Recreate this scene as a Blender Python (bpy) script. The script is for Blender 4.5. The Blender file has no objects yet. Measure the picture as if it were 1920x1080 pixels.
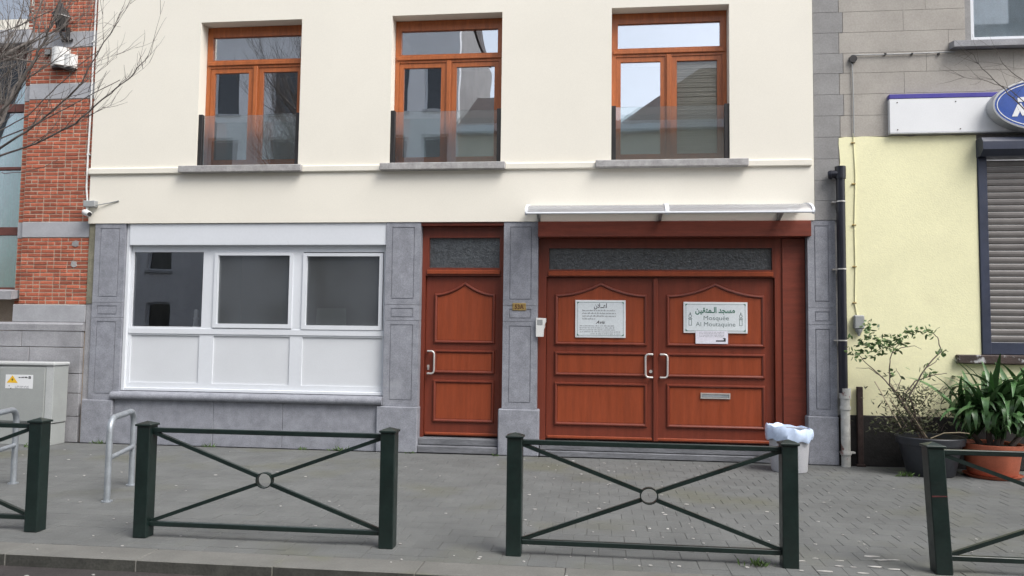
import bpy, bmesh, math, random
from mathutils import Vector, Matrix
R = math.radians
random.seed(7)
scene = bpy.context.scene
col = scene.collection

# ------------------------------------------------------------------ camera
YAW, PITCH, ROLL, FPX, EYE = -0.1137229, 0.0624291, 0.01240674, 1450.0, 1.6
fw = Vector((math.sin(YAW)*math.cos(PITCH), math.cos(YAW)*math.cos(PITCH), math.sin(PITCH)))
r0 = Vector((math.cos(YAW), -math.sin(YAW), 0)); u0 = r0.cross(fw)
rt = r0*math.cos(ROLL)+u0*math.sin(ROLL); up = -r0*math.sin(ROLL)+u0*math.cos(ROLL)
cd = bpy.data.cameras.new('camera'); cam = bpy.data.objects.new('camera', cd); col.objects.link(cam)
cam.matrix_world = Matrix(((rt.x, up.x, -fw.x, 0), (rt.y, up.y, -fw.y, 0), (rt.z, up.z, -fw.z, EYE), (0, 0, 0, 1)))
cd.sensor_width = 36; cd.lens = 36*FPX/1920; cd.clip_start = .05; cd.clip_end = 500
scene.camera = cam
# ------------------------------------------------------------------ sky, sun, exposure
world = bpy.data.worlds.new('World'); scene.world = world; world.use_nodes = True
wn = world.node_tree; bg = wn.nodes['Background']
sky = wn.nodes.new('ShaderNodeTexSky'); sky.sky_type = 'NISHITA'; sky.sun_disc = False
SUN_EL, SUN_AZ = R(52), R(128)
sky.sun_elevation = SUN_EL; sky.sun_rotation = SUN_AZ; sky.air_density = 1.0; sky.dust_density = 2.5
hs = wn.nodes.new('ShaderNodeHueSaturation'); hs.inputs['Saturation'].default_value = .42
wn.links.new(sky.outputs[0], hs.inputs['Color']); wn.links.new(hs.outputs[0], bg.inputs[0]); bg.inputs[1].default_value = .13
sl = bpy.data.lights.new('sun', 'SUN'); sl.energy = 1.45; sl.angle = R(32); sl.color = (1, .97, .93)
so = bpy.data.objects.new('sun', sl); col.objects.link(so)
sd = Vector((math.sin(SUN_AZ)*math.cos(SUN_EL), math.cos(SUN_AZ)*math.cos(SUN_EL), math.sin(SUN_EL)))
so.rotation_euler = sd.to_track_quat('Z', 'Y').to_euler(); so.location = (0, 0, 20)
vs = scene.view_settings; vs.view_transform = 'Standard'; vs.look = 'None'; vs.gamma = 1; vs.use_curve_mapping = False
vs.exposure = 1.12

# ------------------------------------------------------------------ pixel helpers
def ray(px, py): return rt*((px-960)/FPX) - up*((py-540)/FPX) + fw
def P(px, py, Y):
    d = ray(px, py); t = Y/d.y
    return Vector((d.x*t, Y, EYE+d.z*t))
F = 10.45
def ax(x, Y): return x*Y/F                 # a width read on the facade plane, seen on a deeper plane
def az(z, Y): return EYE+(z-EYE)*Y/F

# ------------------------------------------------------------------ mesh builder
ORG = {}
class MB:
    def __init__(s): s.v = []; s.f = []
    def add(s, vs, fs):
        n = len(s.v); s.v += [tuple(p) for p in vs]; s.f += [tuple(i+n for i in f) for f in fs]; return s
    def box(s, x0, x1, y0, y1, z0, z1, c=0):
        if c <= 0:
            return s.add([(x0,y0,z0),(x1,y0,z0),(x1,y1,z0),(x0,y1,z0),(x0,y0,z1),(x1,y0,z1),(x1,y1,z1),(x0,y1,z1)],
                         [(0,3,2,1),(4,5,6,7),(0,1,5,4),(1,2,6,5),(2,3,7,6),(3,0,4,7)])
        c = min(c, abs(x1-x0)*.45, abs(y1-y0)*.45, abs(z1-z0)*.45)
        vs = []; idx = {}
        for i, x in enumerate((x0, x1)):
            for j, y in enumerate((y0, y1)):
                for k, z in enumerate((z0, z1)):
                    a, b, d = (c if i == 0 else -c), (c if j == 0 else -c), (c if k == 0 else -c)
                    idx[i,j,k] = len(vs); vs += [(x, y+b, z+d), (x+a, y, z+d), (x+a, y+b, z)]
        I = lambda i, j, k, m: idx[i,j,k]+m
        fs = []
        for i in (0, 1):
            fs += [(I(i,0,0,0), I(i,1,0,0), I(i,1,1,0), I(i,0,1,0)), (I(0,i,0,1), I(1,i,0,1), I(1,i,1,1), I(0,i,1,1)), (I(0,0,i,2), I(1,0,i,2), I(1,1,i,2), I(0,1,i,2))]
            for j in (0, 1):
                fs += [(I(i,j,0,0), I(i,j,1,0), I(i,j,1,1), I(i,j,0,1)), (I(i,0,j,0), I(i,1,j,0), I(i,1,j,2), I(i,0,j,2)), (I(0,i,j,1), I(1,i,j,1), I(1,i,j,2), I(0,i,j,2))]
                for k in (0, 1): fs.append((I(i,j,k,0), I(i,j,k,1), I(i,j,k,2)))
        return s.add(vs, fs)
    def prism(s, poly, y0, y1, axis='y'):        # poly of (x,z) along y, or (y,z) along x, or (x,y) along z
        n = len(poly); m = {'y': lambda a, b, t: (a, t, b), 'x': lambda a, b, t: (t, a, b), 'z': lambda a, b, t: (a, b, t)}[axis]
        return s.add([m(a, b, y0) for a, b in poly]+[m(a, b, y1) for a, b in poly],
                     [tuple(range(n)), tuple(range(2*n-1, n-1, -1))]+[(i, (i+1) % n, n+(i+1) % n, n+i) for i in range(n)])
    def tube(s, pts, rad, n=8):
        pts = [Vector(p) for p in pts]; k = len(pts)
        if not isinstance(rad, (list, tuple)): rad = [rad]*k
        vs = []; a = None
        for i, p in enumerate(pts):
            d = (pts[min(i+1, k-1)]-pts[max(i-1, 0)]).normalized()
            if a is None: a = d.orthogonal().normalized()
            else: a = (a-d*a.dot(d)).normalized()
            b = d.cross(a)
            vs += [p+(a*math.cos(t)+b*math.sin(t))*rad[i] for t in [2*math.pi*q/n+math.pi/n for q in range(n)]]
        fs = [(i*n+q, i*n+(q+1) % n, (i+1)*n+(q+1) % n, (i+1)*n+q) for i in range(k-1) for q in range(n)]
        fs += [tuple(range(n-1, -1, -1)), tuple(range((k-1)*n, k*n))]
        return s.add(vs, fs)
    def lathe(s, c, prof, n=24, sx=1, sy=1, wob=None):
        vs = []
        for i, (r, z) in enumerate(prof):
            for q in range(n):
                t = 2*math.pi*q/n; w = wob(i, t) if wob else (1, 0)
                vs.append((c[0]+r*w[0]*math.cos(t)*sx, c[1]+r*w[0]*math.sin(t)*sy, c[2]+z+w[1]))
        k = len(prof)
        fs = [(i*n+q, i*n+(q+1) % n, (i+1)*n+(q+1) % n, (i+1)*n+q) for i in range(k-1) for q in range(n)]
        return s.add(vs, fs)
    def holes(s, x0, x1, z0, z1, y0, y1, hs):      # a slab with rectangular openings
        xs = sorted({x0, x1, *[h[0] for h in hs], *[h[1] for h in hs]}); zs = sorted({z0, z1, *[h[2] for h in hs], *[h[3] for h in hs]})
        solid = lambda i, j: 0 <= i < len(xs)-1 and 0 <= j < len(zs)-1 and not any(h[0]-1e-6 <= xs[i] and xs[i+1] <= h[1]+1e-6 and h[2]-1e-6 <= zs[j] and zs[j+1] <= h[3]+1e-6 for h in hs)
        V = {}; vs = []; fs = []
        def g(i, j, k):
            if (i, j, k) not in V: V[i,j,k] = len(vs); vs.append((xs[i], (y0, y1)[k], zs[j]))
            return V[i,j,k]
        for i in range(len(xs)-1):
            for j in range(len(zs)-1):
                if not solid(i, j): continue
                fs += [(g(i,j,0), g(i+1,j,0), g(i+1,j+1,0), g(i,j+1,0)), (g(i,j,1), g(i,j+1,1), g(i+1,j+1,1), g(i+1,j,1))]
                if not solid(i-1, j): fs.append((g(i,j,0), g(i,j+1,0), g(i,j+1,1), g(i,j,1)))
                if not solid(i+1, j): fs.append((g(i+1,j,0), g(i+1,j,1), g(i+1,j+1,1), g(i+1,j+1,0)))
                if not solid(i, j-1): fs.append((g(i,j,0), g(i,j,1), g(i+1,j,1), g(i+1,j,0)))
                if not solid(i, j+1): fs.append((g(i,j+1,0), g(i+1,j+1,0), g(i+1,j+1,1), g(i,j+1,1)))
        return s.add(vs, fs)
    def sweep(s, poly, prof, yf):                  # closed (x,z) polygon, profile of (inward offset, height toward the viewer)
        n = len(poly); pts = [Vector((a, b)) for a, b in poly]
        area = sum(pts[i].x*pts[(i+1) % n].y-pts[(i+1) % n].x*pts[i].y for i in range(n))
        if area < 0: pts.reverse()
        offs = []
        for i in range(n):
            d1 = (pts[i]-pts[i-1]).normalized(); d2 = (pts[(i+1) % n]-pts[i]).normalized()
            n1 = Vector((-d1.y, d1.x)); n2 = Vector((-d2.y, d2.x)); m = (n1+n2).normalized()
            offs.append(m/max(.4, m.dot(n1)))
        k = len(prof); vs = []
        for d, h in prof: vs += [(pts[i].x+offs[i].x*d, yf-h, pts[i].y+offs[i].y*d) for i in range(n)]
        return s.add(vs, [(a*n+i, a*n+(i+1) % n, (a+1)*n+(i+1) % n, (a+1)*n+i) for a in range(k-1) for i in range(n)])
    def mesh(s, name, mt, org=(0, 0, 0), smooth=False, recalc=True):
        me = bpy.data.meshes.new(name)
        o = Vector(org); me.from_pydata([tuple(Vector(p)-o) for p in s.v], [], s.f)
        if recalc:
            bm = bmesh.new(); bm.from_mesh(me); bmesh.ops.recalc_face_normals(bm, faces=bm.faces[:]); bm.to_mesh(me); bm.free()
        if smooth:
            me.polygons.foreach_set('use_smooth', [True]*len(me.polygons))
            try: me.set_sharp_from_angle(angle=R(40))
            except Exception: pass
        me.materials.append(mt); return me
    def build(s, name, mt, parent=None, smooth=False, recalc=True, loc=None, **kw):
        org = ORG[parent] if parent is not None else (Vector(loc) if loc is not None else Vector((0, 0, 0)))
        o = bpy.data.objects.new(name, s.mesh(name, mt, org, smooth, recalc)); col.objects.link(o)
        if parent is not None: o.parent = parent
        else: o.location = org
        ORG[o] = org; tag(o, **kw); return o
def tag(o, label=None, cat=None, group=None, kind=None):
    if label: o['label'] = label
    if cat: o['category'] = cat
    if group: o['group'] = group
    if kind: o['kind'] = kind
def thing(name, label, cat, loc, group=None):
    o = bpy.data.objects.new(name, None); col.objects.link(o); o.empty_display_size = .1
    o.location = loc; ORG[o] = Vector(loc); tag(o, label, cat, group); return o
def group_part(name, parent):                      # an empty part that holds sub-parts
    o = bpy.data.objects.new(name, None); col.objects.link(o); o.parent = parent; o.empty_display_size = .1
    ORG[o] = ORG[parent]; return o
def copy_tree(o, parent=None):
    c = o.copy(); col.objects.link(c); c.parent = parent
    ORG[c] = ORG[o]
    for ch in list(o.children): copy_tree(ch, c)
    return c
def inst(name, me, parent, loc, rot=(0, 0, 0), scale=(1, 1, 1)):  # piece that shares its mesh; loc in world
    o = bpy.data.objects.new(name, me); col.objects.link(o); o.parent = parent
    o.location = Vector(loc)-ORG[parent]; o.rotation_euler = rot; o.scale = scale; ORG[o] = Vector(loc); return o

# ------------------------------------------------------------------ materials
MT = {}
def mat(name, c, rough=.6, var=.12, scale=3, c2=None, fine=.06, fscale=60, bump=.0, bscale=80, metal=0, spec=.5, stretch=(1, 1, 1), rnd=0, spots=None, stain=None):
    m = bpy.data.materials.new(name); m.use_nodes = True; N = m.node_tree.nodes; L = m.node_tree.links; b = N['Principled BSDF']
    g = N.new('ShaderNodeNewGeometry'); mp = N.new('ShaderNodeMapping'); mp.inputs['Scale'].default_value = stretch; L.new(g.outputs['Position'], mp.inputs[0])
    def noise(sc, det=4, ro=.6):
        n = N.new('ShaderNodeTexNoise'); n.inputs['Scale'].default_value = sc; n.inputs['Detail'].default_value = det; n.inputs['Roughness'].default_value = ro
        L.new(mp.outputs[0], n.inputs['Vector']); return n
    def ramp(src, a, bb, lo=(0, 0, 0, 1), hi=(1, 1, 1, 1)):
        r = N.new('ShaderNodeValToRGB'); r.color_ramp.elements[0].position = a; r.color_ramp.elements[1].position = bb
        r.color_ramp.elements[0].color = lo; r.color_ramp.elements[1].color = hi; L.new(src, r.inputs[0]); return r
    c2 = c2 or tuple(x*(1+var) for x in c); c1 = tuple(x*(1-var) for x in c)
    out = ramp(noise(scale).outputs[0], .32, .68, (*c1, 1), (*c2, 1)).outputs[0]
    def mix(blend, fac, a, bcol):
        x = N.new('ShaderNodeMix'); x.data_type = 'RGBA'; x.blend_type = blend
        if isinstance(fac, (int, float)): x.inputs['Factor'].default_value = fac
        else: L.new(fac, x.inputs['Factor'])
        L.new(a, x.inputs[6])
        if isinstance(bcol, tuple): x.inputs[7].default_value = (*bcol, 1)
        else: L.new(bcol, x.inputs[7])
        return x.outputs[2]
    if fine: out = mix('MULTIPLY', 1, out, ramp(noise(fscale, 3).outputs[0], .25, .75, (1-fine*2,)*3+(1,), (1+fine,)*3+(1,)).outputs[0])
    if spots: out = mix('MIX', ramp(noise(spots[0], 5, .7).outputs[0], spots[1], spots[1]+.08).outputs[0], out, spots[2])
    if stain: out = mix('MIX', ramp(noise(stain[0], 3, .5).outputs[0], stain[1], stain[1]+.15, (0, 0, 0, 1), (stain[3],)*3+(1,)).outputs[0], out, stain[2])
    if rnd:
        oi = N.new('ShaderNodeObjectInfo'); ad = N.new('ShaderNodeMath'); ad.operation = 'ADD'; L.new(oi.outputs['Random'], ad.inputs[0]); L.new(g.outputs['Random Per Island'], ad.inputs[1])
        fr = N.new('ShaderNodeMath'); fr.operation = 'FRACT'; L.new(ad.outputs[0], fr.inputs[0])
        out = mix('MULTIPLY', 1, out, ramp(fr.outputs[0], 0, 1, (1-rnd, 1-rnd*1.1, 1-rnd*1.1, 1), (1+rnd, 1+rnd*.9, 1+rnd*.8, 1)).outputs[0])
    L.new(out, b.inputs['Base Color'])
    b.inputs['Metallic'].default_value = metal; b.inputs['Specular IOR Level'].default_value = spec
    rr = ramp(noise(scale*3).outputs[0], .3, .7, (max(0, rough-.08),)*3+(1,), (min(1, rough+.08),)*3+(1,)); L.new(rr.outputs[0], b.inputs['Roughness'])
    if bump:
        bp = N.new('ShaderNodeBump'); bp.inputs['Strength'].default_value = bump; bp.inputs['Distance'].default_value = .01
        L.new(noise(bscale, 5).outputs[0], bp.inputs['Height']); L.new(bp.outputs[0], b.inputs['Normal'])
    MT[name] = m; return m
def glass(name, refl, tint=(.9, .95, .95), wav=0.0, body=None, bodyf=0, rough=0.0):
    m = bpy.data.materials.new(name); m.use_nodes = True; N = m.node_tree.nodes; L = m.node_tree.links
    N.remove(N['Principled BSDF']); o = N['Material Output']
    t = N.new('ShaderNodeBsdfTransparent'); t.inputs[0].default_value = (*tint, 1)
    gl = N.new('ShaderNodeBsdfGlossy'); gl.inputs['Roughness'].default_value = rough; gl.inputs['Color'].default_value = (.95, .97, 1, 1)
    fr = N.new('ShaderNodeFresnel'); fr.inputs[0].default_value = 1.5
    ma = N.new('ShaderNodeMath'); ma.operation = 'ADD'; ma.inputs[1].default_value = refl; ma.use_clamp = True; L.new(fr.outputs[0], ma.inputs[0])
    if wav:
        g = N.new('ShaderNodeNewGeometry'); n = N.new('ShaderNodeTexNoise'); n.inputs['Scale'].default_value = 1.6; n.inputs['Detail'].default_value = 1; L.new(g.outputs['Position'], n.inputs['Vector'])
        b = N.new('ShaderNodeBump'); b.inputs['Strength'].default_value = wav; b.inputs['Distance'].default_value = .02; L.new(n.outputs[0], b.inputs['Height']); L.new(b.outputs[0], gl.inputs['Normal'])
    base = t.outputs[0]
    if body:
        d = N.new('ShaderNodeBsdfDiffuse'); d.inputs[0].default_value = (*body, 1); tl = N.new('ShaderNodeBsdfTranslucent'); tl.inputs[0].default_value = (*body, 1)
        m1 = N.new('ShaderNodeMixShader'); m1.inputs[0].default_value = .5; L.new(d.outputs[0], m1.inputs[1]); L.new(tl.outputs[0], m1.inputs[2])
        m2 = N.new('ShaderNodeMixShader'); m2.inputs[0].default_value = bodyf; L.new(base, m2.inputs[1]); L.new(m1.outputs[0], m2.inputs[2]); base = m2.outputs[0]
    mx = N.new('ShaderNodeMixShader'); L.new(ma.outputs[0], mx.inputs[0]); L.new(base, mx.inputs[1]); L.new(gl.outputs[0], mx.inputs[2]); L.new(mx.outputs[0], o.inputs[0])
    MT[name] = m; return m

stucco = mat('cream_stucco', (.775, .74, .65), .85, .03, .5, fine=.025, fscale=110, bump=.12, bscale=220)
cream_trim = mat('cream_trim', (.765, .73, .64), .8, .05, 1.5, fine=.03)
bluestone = mat('bluestone', (.265, .274, .308), .7, .16, 8, fine=.17, fscale=85, bump=.3, bscale=110, spots=(7, .68, (.14, .145, .165)), stain=(1.7, .6, (.36, .37, .40), .6))
bluestone_worn = mat('worn_step_stone', (.16, .165, .18), .65, .25, 5, fine=.15, fscale=30, bump=.3, bscale=40, stretch=(.5, 1, 3))
greystone = mat('weathered_sill_stone', (.36, .35, .345), .75, .2, 9, fine=.12, fscale=70, bump=.3, bscale=70)
pvc = mat('white_plastic', (.655, .68, .715), .35, .02, 1.2, fine=.015, fscale=30)
pvc_panel = mat('white_panel', (.615, .635, .66), .45, .03, 1.5, fine=.02, stain=(2.2, .66, (.6, .61, .62), .5))
wood_win = mat('orange_wood', (.40, .115, .032), .38, .16, 3, fine=.12, fscale=25, stretch=(6, 6, .6))
wood_frame = mat('red_brown_wood', (.165, .034, .018), .36, .14, 2, fine=.08, fscale=22, stretch=(7, 7, .5))
wood_panel = mat('varnished_panel', (.262, .053, .019), .36, .14, 2, fine=.07, fscale=22, stretch=(7, 7, .5))
wood_beam = mat('red_brown_beam', (.18, .038, .021), .42, .18, 2, fine=.12, fscale=22, stretch=(.6, 7, 7))
steel = mat('brushed_steel', (.66, .64, .61), .35, .05, 10, metal=.6, fine=.02)
galv = mat('galvanised_steel', (.36, .39, .42), .48, .14, 9, metal=.55, fine=.06)
black_metal = mat('black_metal', (.018, .016, .016), .45, .2, 4)
green_paint = mat('dark_green_paint', (.008, .018, .0155), .36, .25, 4, fine=.15, fscale=40, bump=.05, bscale=60, spots=(24, .74, (.05, .055, .05)))
brick_m = mat('red_brick', (.40, .11, .06), .85, .2, 14, fine=.14, fscale=80, bump=.5, bscale=90, rnd=.3)
mortar = mat('mortar', (.44, .35, .27), .95, .12, 6, fine=.1, bump=.5, bscale=120)
band_stone = mat('band_stone', (.36, .365, .385), .75, .1, 4, fine=.06, bump=.1)
plinth_stone = mat('plinth_stone', (.29, .29, .305), .8, .16, 4, fine=.1, bump=.25, bscale=60)
moss_strip = mat('mossy_mortar', (.21, .20, .145), .95, .25, 6, fine=.15, bump=.5)
teal_glass = mat('teal_curtain', (.16, .60, .50), .6, .2, 1.6, stretch=(1, 1, .5))
brown_frame = mat('dark_brown_frame', (.11, .035, .025), .5, .2, 4)
grey_render = mat('grey_render', (.37, .345, .31), .92, .10, 2.2, fine=.07, fscale=45, bump=.25, bscale=110, stain=(1.1, .58, (.30, .285, .265), .5))
dark_render = mat('dark_grey_render', (.27, .265, .26), .92, .14, 3, fine=.09, fscale=45, bump=.3, bscale=110, spots=(9, .74, (.40, .40, .40)))
yellow = mat('yellow_paint', (.79, .76, .49), .8, .05, 1.4, fine=.03, fscale=40, bump=.25, bscale=60, stain=(2.0, .62, (.72, .68, .44), .6))
tar = mat('black_tarred_base', (.018, .016, .015), .85, .35, 5, fine=.2, bump=.5, bscale=50, spots=(11, .72, (.10, .09, .075)))
shut_blue = mat('navy_shutter_metal', (.028, .036, .065), .45, .15, 4)
slat_m = mat('taupe_shutter_slat', (.13, .12, .115), .5, .12, 5, stretch=(1, 1, 1), rnd=.06)
peel = mat('peeling_paint', (.045, .028, .024), .7, .3, 6, fine=.1, bump=.5, bscale=40, spots=(9, .55, (.42, .42, .43)))
white_sign = mat('white_sign_board', (.74, .75, .76), .4, .03, 2, fine=.02)
purple = mat('violet_strip', (.06, .05, .30), .4, .08, 3)
blue_sign = mat('blue_enamel', (.035, .085, .33), .35, .1, 5, spots=(40, .72, (.15, .2, .4)))
grey_plastic = mat('grey_plastic', (.30, .31, .31), .5, .1, 4)
pale_plastic = mat('pale_plastic', (.72, .72, .70), .4, .04, 4)
pipe_black = mat('black_pipe', (.012, .013, .022), .35, .2, 4)
pipe_peel = mat('peeling_white_pipe', (.50, .50, .47), .7, .2, 9, bump=.3, bscale=50, spots=(6, .56, (.20, .045, .035)), stain=(6, .6, (.16, .16, .14), .7))
rust = mat('rusty_iron', (.035, .02, .017), .85, .3, 12, bump=.3)
cab_m = mat('grey_green_cabinet', (.33, .345, .335), .5, .06, 3, fine=.04, stain=(1.6, .62, (.27, .28, .27), .6))
cab_top = mat('pale_cabinet_trim', (.46, .475, .47), .5, .05, 3)
paver_m = mat('grey_paver', (.122, .127, .124), .85, .12, 2.2, fine=.14, fscale=110, bump=.35, bscale=160, rnd=.045, stain=(.7, .53, (.106, .108, .078), .75))
bed_m = mat('joint_sand', (.105, .104, .096), .95, .2, 5, fine=.15)
kerb_m = mat('kerb_stone', (.14, .139, .128), .8, .12, 3, fine=.1, fscale=70, bump=.3, bscale=120, rnd=.06, stain=(1.1, .56, (.105, .118, .045), .8))
asphalt = mat('dark_asphalt', (.045, .038, .037), .85, .25, 2.5, fine=.3, fscale=160, bump=.6, bscale=220, stain=(.6, .55, (.055, .036, .036), .8))
bin_m = mat('grey_bin_plastic', (.46, .465, .49), .45, .04, 3)
bag_m = mat('white_plastic_bag', (.56, .67, .86), .3, .05, 6, fine=.02)
terracotta = mat('terracotta', (.42, .115, .06), .7, .14, 6, fine=.08, stain=(5, .6, (.32, .12, .08), .6))
pot_black = mat('charcoal_pot', (.030, .033, .040), .5, .2, 5)
soil = mat('soil', (.03, .022, .015), .95, .3, 20, bump=.6, bscale=60)
leaf_strap = mat('strap_leaf', (.075, .165, .06), .36, .3, 5, fine=.1, rnd=.35)
leaf_small = mat('shrub_leaf', (.075, .14, .04), .5, .35, 8, rnd=.35)
leaf_dull = mat('dull_foliage', (.055, .065, .028), .7, .35, 8, rnd=.4)
stem_m = mat('shrub_stem', (.10, .075, .065), .8, .25, 14)
bamboo = mat('bamboo_stake', (.40, .33, .22), .6, .2, 10)
bark = mat('bark', (.12, .105, .095), .9, .25, 9, bump=.4, bscale=60)
weed_m = mat('weed_green', (.07, .13, .03), .6, .3, 12, rnd=.3)
fleck_m = mat('pale_fleck', (.42, .415, .40), .7, .2, 20, rnd=.2)
ink = mat('black_ink', (.03, .03, .035), .6, .1, 5)
ink_grey = mat('grey_ink', (.30, .31, .33), .6, .1, 30)
ink_green = mat('green_ink', (.012, .14, .085), .6, .1, 5)
ink_slate = mat('slate_ink', (.13, .18, .18), .6, .1, 5)
sign_face = mat('pale_sign_face', (.70, .75, .77), .35, .03, 4)
paper = mat('white_paper', (.74, .73, .80), .6, .03, 8)
brass = mat('aged_brass', (.36, .25, .09), .42, .2, 30, metal=.3)
ink_brown = mat('brown_number', (.07, .022, .01), .5, .1, 5)
warn_y = mat('warning_yellow', (.80, .48, .02), .5, .05, 5)
interior = mat('room_paint', (.30, .30, .30), .9, .1, 1)
blind_m = mat('beige_blind', (.84, .77, .63), .6, .06, 3)
curtain_pale = mat('pale_curtain', (.72, .82, .86), .8, .1, 3)
obscure = mat('obscure_glass', (.07, .078, .085), .17, .35, 14, fine=.3, fscale=50, bump=.9, bscale=32, spec=1.0)
window_glass = glass('window_glass', .42, (.86, .89, .9), .05)
shop_glass = glass('shop_glass', .06, (.95, .96, .97), .04)
satin_glass = glass('satin_film_glass', .06, (.86, .89, .9), .05, (.25, .265, .27), .36, .11)
plain_glass = glass('plain_glass', .0, (.97, .98, .98))
clear_glass = glass('balustrade_glass', .08, (.93, .965, .96), 0, (.55, .58, .58), .07)
polycarb = glass('polycarbonate', .0, (.93, .93, .95), 0, (.95, .95, .96), .45, .25)
house_white = mat('white_painted_front', (.80, .80, .82), .8, .05, 1)
house_grey = mat('grey_gable', (.30, .29, .29), .9, .12, 2)
house_cream = mat('cream_front', (.62, .58, .48), .85, .05, 1)
house_brick = mat('brown_brick_front', (.20, .10, .075), .9, .15, 12)
rooftile = mat('dark_roof_tile', (.085, .065, .062), .8, .3, 8, fine=.2, fscale=14, bump=.6, bscale=12)
dark_window = mat('dark_window_glass', (.02, .022, .026), .05, .1, 2, spec=.8)
zinc = mat('zinc_trim', (.45, .46, .47), .5, .05, 3)

# ------------------------------------------------------------------ ground
MB().box(-70, 70, -60, 60, -.5, -.085).build('road', asphalt, kind='structure')
FRONT = 5.5
pav = MB().box(-30, 30, FRONT, 10.44, -.3, -.0045).build('pavement', bed_m, kind='structure')
MB().box(-30, 30, -6.2, -3.0, -.3, 0).build('far_pavement', paver_m, kind='structure')
kerb = MB().box(-30, 30, 5.235, FRONT, -.3, -.01).build('kerb', asphalt, kind='structure')
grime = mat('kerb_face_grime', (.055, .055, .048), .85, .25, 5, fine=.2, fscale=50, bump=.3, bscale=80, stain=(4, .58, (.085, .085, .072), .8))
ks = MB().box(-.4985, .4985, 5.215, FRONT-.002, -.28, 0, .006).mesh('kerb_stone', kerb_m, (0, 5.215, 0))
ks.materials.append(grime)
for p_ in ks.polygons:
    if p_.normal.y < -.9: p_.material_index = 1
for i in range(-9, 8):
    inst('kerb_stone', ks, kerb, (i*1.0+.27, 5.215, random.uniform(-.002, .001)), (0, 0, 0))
rest = MB(); nb = 0
kerb_rest = MB()
for sx0, sx1 in ((-30, -9.23), (7.77, 30)): kerb_rest.box(sx0, sx1, 5.215, FRONT-.004, -.28, 0, .018)
kerb_rest.build('kerb_stone_run', kerb_m, kerb, kind='stuff')
pm = [MB().box(-.0991, .0991, -.0991, .0991, -.05, 0, .003).mesh('paver', paver_m) for _ in range(3)]
pe = MB().box(-.0991, .0991, -.055, .055, -.05, 0, .003).mesh('paver', paver_m)
for i in range(-55, 40):
    X = i*.2
    if -5.0 < X < 3.0 and nb < 300: inst('paver', pe, pav, (X, FRONT+.058, random.uniform(-.003, .002)), (random.uniform(-.01, .01), random.uniform(-.008, .008), 0)); nb += 1
    else: rest.box(X-.0991, X+.0991, FRONT+.003, FRONT+.113, -.05, random.uniform(-.003, .002), .006)
row = 0; Y = FRONT+.216
while Y < 10.40:
    off = .1*(row % 2)
    for i in range(-60, 45):
        X = i*.2+off; z = random.uniform(-.0018, .0015)
        if row < 7 and -.86*Y-.15 < X < .53*Y+.1 and nb < 300:
            inst('paver', pm[i % 3], pav, (X+random.uniform(-.002, .002), Y, z), (random.uniform(-.008, .008), random.uniform(-.006, .006), random.uniform(-.004, .004))); nb += 1
        else: rest.box(X-.0991, X+.0991, Y-.0991, min(Y+.0991, 10.425), -.05, z, .003)
    row += 1; Y += .2
rest.build('paver_field', paver_m, pav, kind='stuff')

# ------------------------------------------------------------------ stucco house
house = thing('stucco_house', 'cream stucco house with bluestone pilasters, white shopfront and red-brown doors', 'house', (-2.3, F, 0))
WIN = [(-5.81, -4.28), (-2.95, -1.375), (.14, 1.71)]
WZ0, WZ1 = 3.99, 6.12
MB().holes(-7.44, 2.79, 3.17, 8.2, F, F+.32, [(a, b, WZ0, WZ1) for a, b in WIN]).build('stucco_wall', stucco, house)
MB().box(-7.40, 2.75, F+.05, F+.36, 8.2, 8.5).box(-7.44, 2.79, F-.12, F+.4, 8.5, 8.65).build('roof_cornice', cream_trim, house)
# shell behind the front
sh = MB(); sh.box(-7.44, -7.3, F+.32, F+9, 0, 8.2); sh.box(2.9, 3.05, F+.32, F+9, 0, 8.2); sh.box(-7.44, 3.05, F+9, F+9.2, 0, 8.2)
sh.build('side_wall', grey_render, house)
MB().box(-7.44, 3.05, F+.325, F+9.2, 8.2, 8.4).build('roof', zinc, house)
rl = MB()
rl.box(-7.29, 2.89, F+.33, F+4.6, 3.3, 3.5); rl.box(-7.29, 2.89, F+4.6, F+4.7, .1, 7); rl.box(-7.29, 2.89, F+.33, F+4.6, 6.9, 7)
rl.box(-3.6, -3.5, F+.33, F+4.6, 3.5, 6.9); rl.box(-.6, -.5, F+.33, F+4.6, 3.5, 6.9); rl.box(-2.75, -2.65, F+.36, F+4.6, .1, 3.3); rl.box(-7.29, 2.89, F+.36, F+4.6, .02, .1)
rl.build('room_lining', interior, house)
# string course between the sills
SILL = [(-6.03, -4.20), (-3.06, -1.30), (-.07, 1.94)]
segs = [(-7.45, -6.032), (-4.198, -3.062), (-1.298, -.072), (1.942, 2.755)]
for a, b in segs:
    MB().prism([(F+.01, 3.888), (F-.03, 3.892), (F-.034, 3.90), (F-.034, 3.965), (F-.026, 3.978), (F+.01, 3.986)], a, b, 'x').build('string_course', cream_trim, house)
for a, b in SILL:
    MB().box(a, b, F-.10, F+.22, 3.888, 3.986, .008).build('window_sill', greystone, house)
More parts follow.
